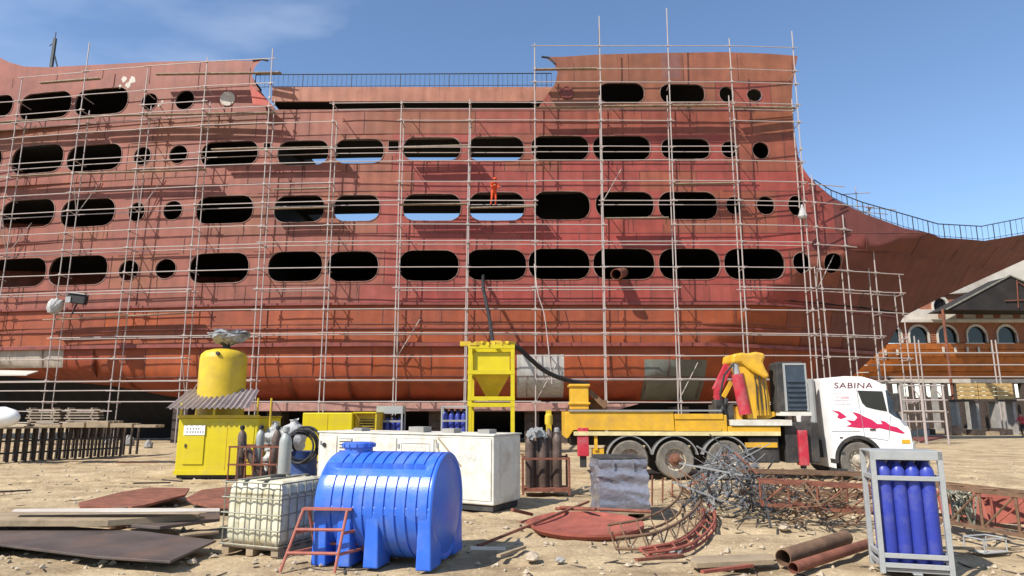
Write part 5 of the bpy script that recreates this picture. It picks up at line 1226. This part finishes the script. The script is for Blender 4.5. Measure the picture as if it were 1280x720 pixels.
# ------------------------------------------------------------------ lattice girders
def girder(label, pts_top, pts_bot, depth, mat, cat='girder', nweb=4, rr=.026, extra=None):
    """pts: two ground pixel anchors with heights -> straight box lattice"""
    (ax, ay, az), (bx, by, bz) = pts_top; (_, _, az0), (_, _, bz0) = pts_bot
    A = G(ax, ay); B = G(bx, by); t = thing('lattice_girder', label, cat, (A.x, A.y, 0), 0)
    d = (B - A).normalized(); nn = Vector((-d.y, d.x, 0)) * depth
    C4 = [(A + Vector((0, 0, az)), B + Vector((0, 0, bz))), (A + Vector((0, 0, az0)), B + Vector((0, 0, bz0))), (A + nn + Vector((0, 0, az)), B + nn + Vector((0, 0, bz))), (A + nn + Vector((0, 0, az0)), B + nn + Vector((0, 0, bz0)))]
    for p, q in C4: MB().bar(p, q, rr * 2, rr * 2).build('chord', M[mat], t, world=True)
    for k in range(nweb + 1):
        u = k / nweb; v = min(1, (k + 1) / nweb)
        MB().tube(C4[0][0].lerp(C4[0][1], u), C4[1][0].lerp(C4[1][1], u), rr * .8, 6).build('post', M[mat], t, world=True)
        if k < nweb:
            MB().tube(C4[1][0].lerp(C4[1][1], u), C4[0][0].lerp(C4[0][1], v), rr * .6, 6).build('web_bar', M[mat], t, world=True)
            MB().tube(C4[0][0].lerp(C4[0][1], u), C4[2][0].lerp(C4[2][1], v), rr * .6, 6).build('web_bar', M[mat], t, world=True)
    return t
girder('rusty brown lattice girder, the rear one, lying before the truck step', [(928, 640, .78), (1100, 642, .72)], [(0, 0, .36), (0, 0, .30)], .5, 'rust_brown')
girder('rusty brown lattice girder in front of another, ends at the blue cylinder rack', [(953, 654, .72), (1100, 660, .66)], [(0, 0, .32), (0, 0, .24)], .45, 'rust')
girder('dark rusty lattice girder running out of frame right of the blue cylinder rack', [(1150, 668, .80), (1330, 700, .78)], [(0, 0, .28), (0, 0, .22)], .5, 'rust_brown')
girder('red lattice girder lying lower, behind the dark one at far right', [(1160, 655, .55), (1340, 676, .60)], [(0, 0, .1), (0, 0, .1)], .7, 'rust_red')
g_ = G(1185, 664)
for i, (a_, b_, zz, lab) in enumerate(((1182, 1240, .42, 'red steel sheet caught inside the girders, left half'), (1236, 1320, .40, 'red steel sheet caught inside the girders, right half'))):
    A = G(a_, 664); B = G(b_, 668); m = MB(); m.add([(A.x, A.y, .14), (B.x, B.y, .12), (B.x, B.y + .12, .12 + zz), (A.x, A.y + .1, .14 + zz), (A.x, A.y + .03, .14), (B.x, B.y + .03, .12), (B.x, B.y + .15, .12 + zz), (A.x, A.y + .13, .14 + zz)], [(0, 1, 2, 3), (7, 6, 5, 4), (0, 4, 5, 1), (1, 5, 6, 2), (2, 6, 7, 3), (3, 7, 4, 0)])
    tag(m.build('steel_sheet', M['rust_red']), lab, 'sheet')
g_ = G(1232, 690); m = thing('wire_crate', 'small pale open crate lying below the girders right of the cylinder rack', 'crate', (g_.x, g_.y, 0), .3)
for z in (.02, .2):
    MB().path([(-.2, -.15, z), (.22, -.15, z), (.22, .15, z), (-.2, .15, z), (-.2, -.15, z)], .012, 6).build('hoop', M['ltgrey'], m)
for x in (-.2, .22):
    for y in (-.15, .15): MB().tube((x, y, .02), (x, y, .2), .01, 6).build('post', M['ltgrey'], m)
MB().b2(-.18, .2, -.13, .13, .012, .03).build('base', M['cream'], m)
t = thing('rope_bundle', 'tangled grey-brown rope and wire bundle on the girders right of the rack', 'bundle', tuple(G(1205, 672)))
m = MB()
for k in range(10):
    pts = [Vector((random.uniform(-.2, .25), random.uniform(-.15, .15), .1 + .65 * abs(math.sin(i * .9 + k)))) for i in range(7)]; m.path(pts, .014, 5)
m.build('rope', M['cage'], t)
# stones and rubble near the camera that can be told apart
random.seed(5)
for i, (px, py, r_, lab) in enumerate(((665, 700, .11, 'pale grey boulder in front of the round red plate'), (700, 702, .07, 'small tan stone in front of the round red plate'), (790, 684, .05, 'dark stone beside the lattice foot'), (480, 640, .1, 'x'), (240, 704, .06, 'dark pebble right of the big dark plate corner'), (845, 692, .09, 'pale lump of plastic sheet beside the lattice'), (980, 662, .1, 'pale grey bag-like lump under the girders'))):
    if lab == 'x': continue
    g_ = G(px, py); m = MB().lathe([(r_ * .5, 0), (r_, r_ * .3), (r_ * .9, r_ * .7), (r_ * .4, r_ * 1.05)], (0, 0, 0), 9)
    m.v = [(x * random.uniform(.8, 1.25), y * random.uniform(.8, 1.25), z) for x, y, z in m.v]; o_ = m.build('rock', M['conc'] if i % 2 else M['stone']); o_.location = (g_.x, g_.y, -.01); tag(o_, lab, 'stone')

# ------------------------------------------------------------------ far left: trestle bench, timber, white bundle
q0 = G(-40, 581); q1 = G(150, 570); t = thing('trestle_bench', 'long low trestle with close-set dark legs and a plank top, far left', 'trestle', (q0.x, q0.y, 0), 0)
d = (q1 - q0); nleg = 19; zt = P(60, 537, q0.y).z
for k in range(nleg):
    u = k / (nleg - 1)
    for off in (0, 1.3):
        p = q0 + d * u + Vector((0, off, 0)); MB().b2(p.x - .04, p.x + .04, p.y - .04, p.y + .04, 0, zt).build('leg', M['darkwood'], t, world=True)
for k in range(6):
    off = Vector((0, .25 * k - .1, zt + .03)); MB().bar(q0 + off + Vector((-.3, 0, 0)), q1 + off + Vector((.3, 0, 0)), .22, .06).build('plank', M['plank'], t, world=True)
for z in (.35, .8): MB().bar(q0 + Vector((0, -.06, z)), q1 + Vector((0, -.06, z)), .04, .07).build('rail', M['chassis'], t, world=True)
for i in range(5):
    for j in range(3 - (i > 2)):
        x = q0.x + 2.2 + .9 * i; y = q0.y + .3 + .35 * j
        tag(MB().b2(x, x + .82, y, y + .3, zt + .065, zt + .065 + (.10, .18, .24, .15, .10)[i]).build('timber_block', M['timber'], bevel=.01), f'squared timber block on the dark trestle at far left, {ORD[i]} along, {("front", "middle", "back")[j]} row', 'timber', 'timber blocks on the far left trestle')
m = MB().lathe([(.05, -.9), (.26, -.8), (.38, -.4), (.40, .2), (.28, .6), (.12, .75), (.03, .78)], (P(-10, 525, q0.y).x, q0.y + .3, zt + .44), 18, Matrix.Rotation(math.pi / 2, 3, 'Y')); tag(m.build('white_bundle', M['white_paint'], smooth=True), 'rounded white covered bundle on the trestle at the left edge', 'bundle')
p = P(4, 466, 37.5); m = MB(); m.add([(p.x - 3, 37, p.z - .1), (p.x + 1.7, 37, p.z - .12), (p.x + 1.4, 38.3, p.z + .15), (p.x - 3, 38.3, p.z + .25), (p.x - 3, 37, p.z - .2), (p.x + 1.7, 37, p.z - .18), (p.x + 1.4, 38.3, p.z + .09), (p.x - 3, 38.3, p.z + .15)], [(0, 1, 2, 3), (7, 6, 5, 4), (0, 4, 5, 1), (1, 5, 6, 2), (2, 6, 7, 3), (3, 7, 4, 0)])
tag(m.build('white_sheet', M['cream']), 'long white sheet laid on the scaffold under the stern at the left edge', 'sheet')
for i, (px, py, w_, h_, lab) in enumerate(((160, 557, .7, .55, 'pale crumpled cement bag on the ground under the stern, left one'), (185, 560, .5, .4, 'grey crumpled cement bag under the stern, right of a paler one'), (135, 555, .4, .3, 'small pale box on the ground under the stern'))):
    g_ = G(px, py); m = MB().lathe([(w_ * .4, 0), (w_ * .5, h_ * .2), (w_ * .42, h_ * .7), (w_ * .15, h_)], (0, 0, 0), 9); m.v = [(x * random.uniform(.8, 1.2), y, z * random.uniform(.85, 1.1)) for x, y, z in m.v]
    o_ = m.build('cement_bag', M['conc']); o_.location = (g_.x, g_.y, 0); tag(o_, lab, 'bag')  # grey stands for pale bags in the stern's shade, shade put into colour
for s_i, (px0, lab) in enumerate(((34, 'left'), (82, 'right'))):
    for k in range(7):
        x0 = P(px0, 530, q0.y + .9).x + .04 * ((k * 7) % 3); z0_ = zt + .07 + .105 * k
        tag(MB().b2(x0, x0 + 1.35 - .07 * (k % 3), q0.y + .75, q0.y + 1.1, z0_, z0_ + .05).b2(x0 + .1, x0 + .16, q0.y + .75, q0.y + 1.1, z0_ + .051, z0_ + .104).b2(x0 + 1.0, x0 + 1.06, q0.y + .75, q0.y + 1.1, z0_ + .051, z0_ + .104).build('timber_board', M['plank']), f'weathered board in the {lab} stack on the far trestle, {ORD[k]} from the bottom', 'board', 'board stacks on the far left trestle')
# dim stuff in the shade under the stern
random.seed(9)
for i in range(14):
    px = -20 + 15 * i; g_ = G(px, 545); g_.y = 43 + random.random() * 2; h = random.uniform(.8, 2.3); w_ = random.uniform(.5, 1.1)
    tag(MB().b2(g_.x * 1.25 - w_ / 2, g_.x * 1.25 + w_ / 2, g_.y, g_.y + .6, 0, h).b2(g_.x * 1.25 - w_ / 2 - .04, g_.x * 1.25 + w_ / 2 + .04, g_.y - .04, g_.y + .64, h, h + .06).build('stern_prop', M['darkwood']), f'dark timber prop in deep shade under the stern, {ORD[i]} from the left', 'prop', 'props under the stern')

# ------------------------------------------------------------------ second boat on the right
YB = 62.0
def bx_(px): return P(px, 430, YB).x
def bz_(py): return P(1180, py, YB).z
bt = thing('wooden_boat', 'varnished wooden boat with arched cabin windows on props, behind the bow at right', 'boat', (bx_(1180), YB, 0), 0)
def bp(poly): return [(bx_(a_), bz_(b_)) for a_, b_ in poly]
# hull strakes (planks), bowed in plan
def byo(px): t = max(0, (1140 - px) / 60); return 2.4 * t * t + YB
rows_ = [429, 437, 446, 455, 464, 473]
for k in range(5):
    m = MB(); xsn = [1104 - 8 * k + (1400 - 1104 + 8 * k) * i / 16 for i in range(17)]
    for a_, b_ in zip(xsn[:-1], xsn[1:]):
        i0, i1 = .05 * k * k, .05 * (k + 1) ** 2
        m.add([(bx_(a_), byo(a_) + i0, bz_(rows_[k])), (bx_(b_), byo(b_) + i0, bz_(rows_[k])), (bx_(b_), byo(b_) + i1, bz_(rows_[k + 1] - .5)), (bx_(a_), byo(a_) + i1, bz_(rows_[k + 1] - .5)),
               (bx_(a_), byo(a_) + i0 + .12, bz_(rows_[k])), (bx_(b_), byo(b_) + i0 + .12, bz_(rows_[k])), (bx_(b_), byo(b_) + i1 + .12, bz_(rows_[k + 1] - .5)), (bx_(a_), byo(a_) + i1 + .12, bz_(rows_[k + 1] - .5))], [(0, 1, 2, 3), (7, 6, 5, 4), (0, 4, 5, 1), (1, 5, 6, 2), (2, 6, 7, 3), (3, 7, 4, 0)])
    m.build('strake', M['varnish'], bt, world=True)
for k, (px, py) in enumerate([(q, 446) for q in (1097, 1110, 1122)] + [(q, 443) for q in (1178, 1193, 1208, 1222, 1238)]): MB().box((bx_(px), byo(px) - .05, bz_(py - 6)), (.18, .1, .5)).build('cleat', M['cream'], bt, world=True)
MB().b2(bx_(1118), bx_(1400), YB + 1.45, YB + 5, bz_(473), bz_(430)).build('hull_core', M['dark_in'], bt, world=True)
MB().b2(bx_(1120), bx_(1400), YB + 1, YB + 4, bz_(478), bz_(473)).build('bottom', M['cream'], bt, world=True)
# brick cabin wall with arched openings: piers + spandrels built around the arches
arcs = [1119, 1153, 1189, 1226, 1264, 1303, 1342]; zb0, zb1 = bz_(428), bz_(403); yw0, yw1 = YB + .5, YB + .8
m = MB(); edges = [1104] 
for i, c in enumerate(arcs):
    hw = 12.5; l_, r_ = c - hw, c + hw; nxt = arcs[i + 1] - hw if i + 1 < len(arcs) else 1400
    m.b2(bx_(edges[-1]), bx_(l_), yw0, yw1, zb0, zb1); edges.append(r_)
    pts = [(bx_(c + hw * math.cos(R(t))), bz_(419 - 13 * math.sin(R(t)))) for t in range(0, 181, 15)]
    m.prism([(bx_(r_), zb1)] + pts + [(bx_(l_), zb1)], yw0 + .002, yw1 - .002)
    fr_ = MB(); n = len(pts)
    for a_, b_ in zip([(bx_(r_), zb0)] + pts, pts + [(bx_(l_), zb0)]): fr_.bar((a_[0], yw0 - .06, a_[1]), (b_[0], yw0 - .06, b_[1]), .14, .22)
    w_ = fr_.build('arch_frame', M['cream'], bt, world=True)
    MB().b2(bx_(l_), bx_(r_), yw0 + .12, yw0 + .16, zb0, bz_(406)).build('pane', M['glass'], w_, world=True)
m.b2(bx_(edges[-1]), bx_(1400), yw0, yw1, zb0, zb1); m.build('cabin_wall', M['brick'], bt, world=True)
random.seed(2)
bm_ = MB().box((0, 0, 0), (.42, .05, .13)).mesh('brick', M['brick'])
for i in range(7):
    l_ = (arcs[i - 1] + 12.5) if i else 1105; r_ = arcs[i] - 12.5
    for k in range(8):
        z = zb0 + .12 + k * .22
        if z > zb1 - .1: break
        nb = 3
        for j in range(nb):
            o_ = bpy.data.objects.new('brick', bm_); COL.objects.link(o_); o_.parent = bt; o_.location = (bx_(l_ + (r_ - l_) * (j + .5) / nb) - bt.location.x, yw0 - .02 - YB + random.uniform(-.01, .01), z)
MB().b2(bx_(1118), bx_(1400), YB - .2, YB + 4, bz_(403), bz_(399.5)).build('cornice', M['cream'], bt, world=True)
MB().b2(bx_(1126), bx_(1400), YB + .4, YB + 4, bz_(399.5), bz_(386)).build('upper_wall', M['cream'], bt, world=True)
for px in (1180, 1203, 1228, 1250, 1275): MB().b2(bx_(px), bx_(px + 9), YB + .36, YB + .39, bz_(397), bz_(388)).build('ornament', M['brick'], bt, world=True)
m = MB(); c, hw = 1189, 10; pts = [(bx_(c + hw * math.cos(R(t))), bz_(380 - 11 * math.sin(R(t)))) for t in range(0, 181, 15)]
m.b2(bx_(1164), bx_(1178.5), YB + 1, YB + 1.3, bz_(386), bz_(366)).b2(bx_(1199.5), bx_(1290), YB + 1, YB + 1.3, bz_(386), bz_(366)).prism([(bx_(1199.5), bz_(366))] + pts + [(bx_(1178.5), bz_(366))], YB + 1.002, YB + 1.298).build('upper_cabin', M['brick'], bt, world=True)
fr_ = MB()
for a_, b_ in zip([(bx_(c + hw), bz_(386))] + pts, pts + [(bx_(c - hw), bz_(386))]): fr_.bar((a_[0], YB + .95, a_[1]), (b_[0], YB + .95, b_[1]), .14, .26)
w_ = fr_.build('arch_frame', M['cream'], bt, world=True); MB().b2(bx_(c - hw), bx_(c + hw), YB + 1.1, YB + 1.14, bz_(386), bz_(370)).build('pane', M['glass'], w_, world=True)
m = MB(); m.prism(bp([(1160, 366), (1200, 352), (1255, 334), (1310, 316), (1400, 300), (1400, 345), (1245, 362), (1200, 366)]), YB + .7, YB + 4); m.build('upper_deck_bulwark', M['cream'], bt, world=True)
cn = thing('canopy', 'big dark pitched canopy roof standing in front of the wooden boat', 'canopy', (bx_(1230), YB - 1.5, 0))
m = MB(); y0, y1 = YB - 3, YB - .3
k_ = lambda px, py: (P(px, py, y0).x, P(px, py, y0).z)
r1, r2, r3, r4 = k_(1182, 387), k_(1262, 345), k_(1345, 380), k_(1345, 388)
MB().prism([r1, r2, r3, r4, k_(1262, 388)], y0, y1).build('gable', M['canopy'], cn, world=True)
MB().bar((r1[0], y0 - .05, r1[1]), (r2[0], y0 - .05, r2[1] + .05), .1, .12).bar((r2[0], y0 - .05, r2[1] + .05), (r3[0], y0 - .05, r3[1]), .1, .12).build('edge_trim', M['cage'], cn, world=True)
for a_, b_ in (((1270, 350), (1272, 385)), ((1270, 352), (1300, 370)), ((1255, 376), (1320, 374))): MB().bar((k_(*a_)[0], y0 - .1, k_(*a_)[1]), (k_(*b_)[0], y0 - .1, k_(*b_)[1]), .07, .07).build('truss_bar', M['rust'], cn, world=True)
for px in (1198, 1330): MB().tube((P(px, 540, y0).x, y0 + .2, 0), (P(px, 540, y0).x, y0 + .2, k_(px, 386)[1]), .12, 8).build('post', M['rust'], cn, world=True)
# scaffolds, props, timber by the second boat
s2 = thing('scaffold', 'loose steel tube scaffold in front of the wooden boat at right', 'scaffold', (bx_(1150), YB - 4, 0))
ys_ = YB - 4.5
def q_(px, py, dy=0): return Vector((P(px, py, ys_ + dy).x, ys_ + dy, P(px, py, ys_ + dy).z))
for px, top in ((1148, 420), (1153, 425), (1245, 425), (1250, 425), (1100, 428), (1290, 425)): 
    a_ = q_(px, 470); tube_obj('standard', (a_.x, ys_, 0), (a_.x, ys_, q_(px, top).z), .06, s2)
for py in (441, 456, 471, 500): tube_obj('ledger', q_(1088, py + .4), q_(1292, py), .055, s2)
s3 = thing('scaffold_tower', 'short grey scaffold tower with two empty frames right of the truck cab', 'scaffold', (P(1150, 540, 40).x, 40, 0))
for x0, x1 in ((1126, 1152), (1153, 1180)):
    for px in (x0, x1): a_ = P(px, 500, 40); tube_obj('standard', (a_.x, 40, 0), (a_.x, 40, P(px, 482, 40).z), .06, s3)
    for py in (482, 500, 514, 527): tube_obj('ledger', P(x0, py, 40), P(x1, py, 40), .05, s3)
    tube_obj('brace', P(x0 + 13, 482, 40), P(x1, 500, 40), .04, s3)
MB().bar(P(1124, 516, 40.3), P(1182, 515, 40.3), .5, .08).build('plank', M['plank'], s3, world=True)
random.seed(4)
for i in range(12):
    x0 = 1202 + 60 * (i % 3) * .33; z0 = bz_(499) + .28 * (i // 3); a_ = P(1202 + (i % 3) * 22, 490, YB - 7); 
    tag(MB().b2(a_.x, a_.x + 1.35, YB - 7, YB - 6.4, P(1200, 499, YB - 7).z + .33 * (i // 3), P(1200, 499, YB - 7).z + .33 * (i // 3) + .29).build('timber_balk', pm('fresh_timber', (0.50, 0.33, 0.13), .8, 0, .3, 3) if i == 0 else bpy.data.materials['fresh_timber'], bevel=.02), f'yellow timber balk under the wooden boat, {ORD[i // 3]} layer up, {ORD[i % 3]} from the left', 'timber', 'timber balks under the wooden boat')
tb_ = thing('timber_stand', 'dark stand carrying the yellow timber stack below the wooden boat', 'stand', (P(1232, 500, YB - 7).x, YB - 6.7, 0)); zt = P(1200, 499, YB - 7).z
MB().b2(-2.6, 2.4, -.5, .5, zt - .2, zt - .02).build('top', M['darkwood'], tb_)
for x in (-2.4, -.8, .8, 2.2): MB().b2(x - .12, x + .12, -.4, .4, 0, zt - .2).build('leg', M['conc'], tb_)
for i in range(16):
    px = 1090 + 14 * i; x = P(px, 500, YB + .6).x; h = bz_(478) - .02
    tag(MB().b2(x - .18, x + .18, YB + 1.0, YB + 1.5, 0, h).b2(x - .4, x + .4, YB + .9, YB + 1.6, 0, .25 + .02).build('boat_prop', M['darkwood'] if i % 3 else M['conc']), f'upright prop holding up the wooden boat, {ORD[i]} from the left', 'prop', 'props under the wooden boat')
for i in range(10):
    px = 1130 + 16 * i; x = P(px, 530, YB - 9).x; h = random.uniform(.3, .9)
    tag(MB().box((x, YB - 9 + random.random() * 2, h / 2), (random.uniform(.6, 1.2), .8, h), Matrix.Rotation(random.uniform(-.3, .3), 3, 'Z')).build('clutter_block', M[random.choice(['conc', 'timber', 'darkwood', 'sack'])]), f'rough block or bundle on the ground before the wooden boat, {ORD[i]} from the left', 'block', 'clutter before the wooden boat')
# a dark plank fence closes the yard behind the second boat
ff = thing('yard_fence', 'dark boarded fence at the back of the yard under the wooden boat', 'fence', (P(1080, 530, 74).x, 74, 0))
for k in range(34): MB().b2(k * 1.05, k * 1.05 + 1.0, 0, .06 + .02 * (k % 3), 0, 3.4 + .12 * math.sin(k * 2.3)).build('board', M['darkwood'], ff)
tag(slab('red_strip', 'red painted steel strip lying on the sand in front of the truck', 'strip', 'rust_red', [(1140, 547), (1175, 544), (1182, 545), (1150, 551)], .02, .1))
t = thing('person', 'person in a red top standing in the shade before the wooden boat', 'person', (P(1277, 520, 50).x, 50, 0), R(200))
J2 = {k: (v[0], v[1]) for k, v in J.items()}
b2 = skin_mesh('body', J2, BONES, [M['truck_red'], M['skin'], M['chassis']], lambda c: 1 if c.z > 1.52 else (2 if c.z < .95 and c.x < .3 else (1 if c.x > .425 else 0)), 1); b2.parent = t
MB().lathe([(.09, 1.66), (.098, 1.70), (.08, 1.75), (.03, 1.775)], (.15, 0, 0), 12).build('hair', M['black'], t, True)
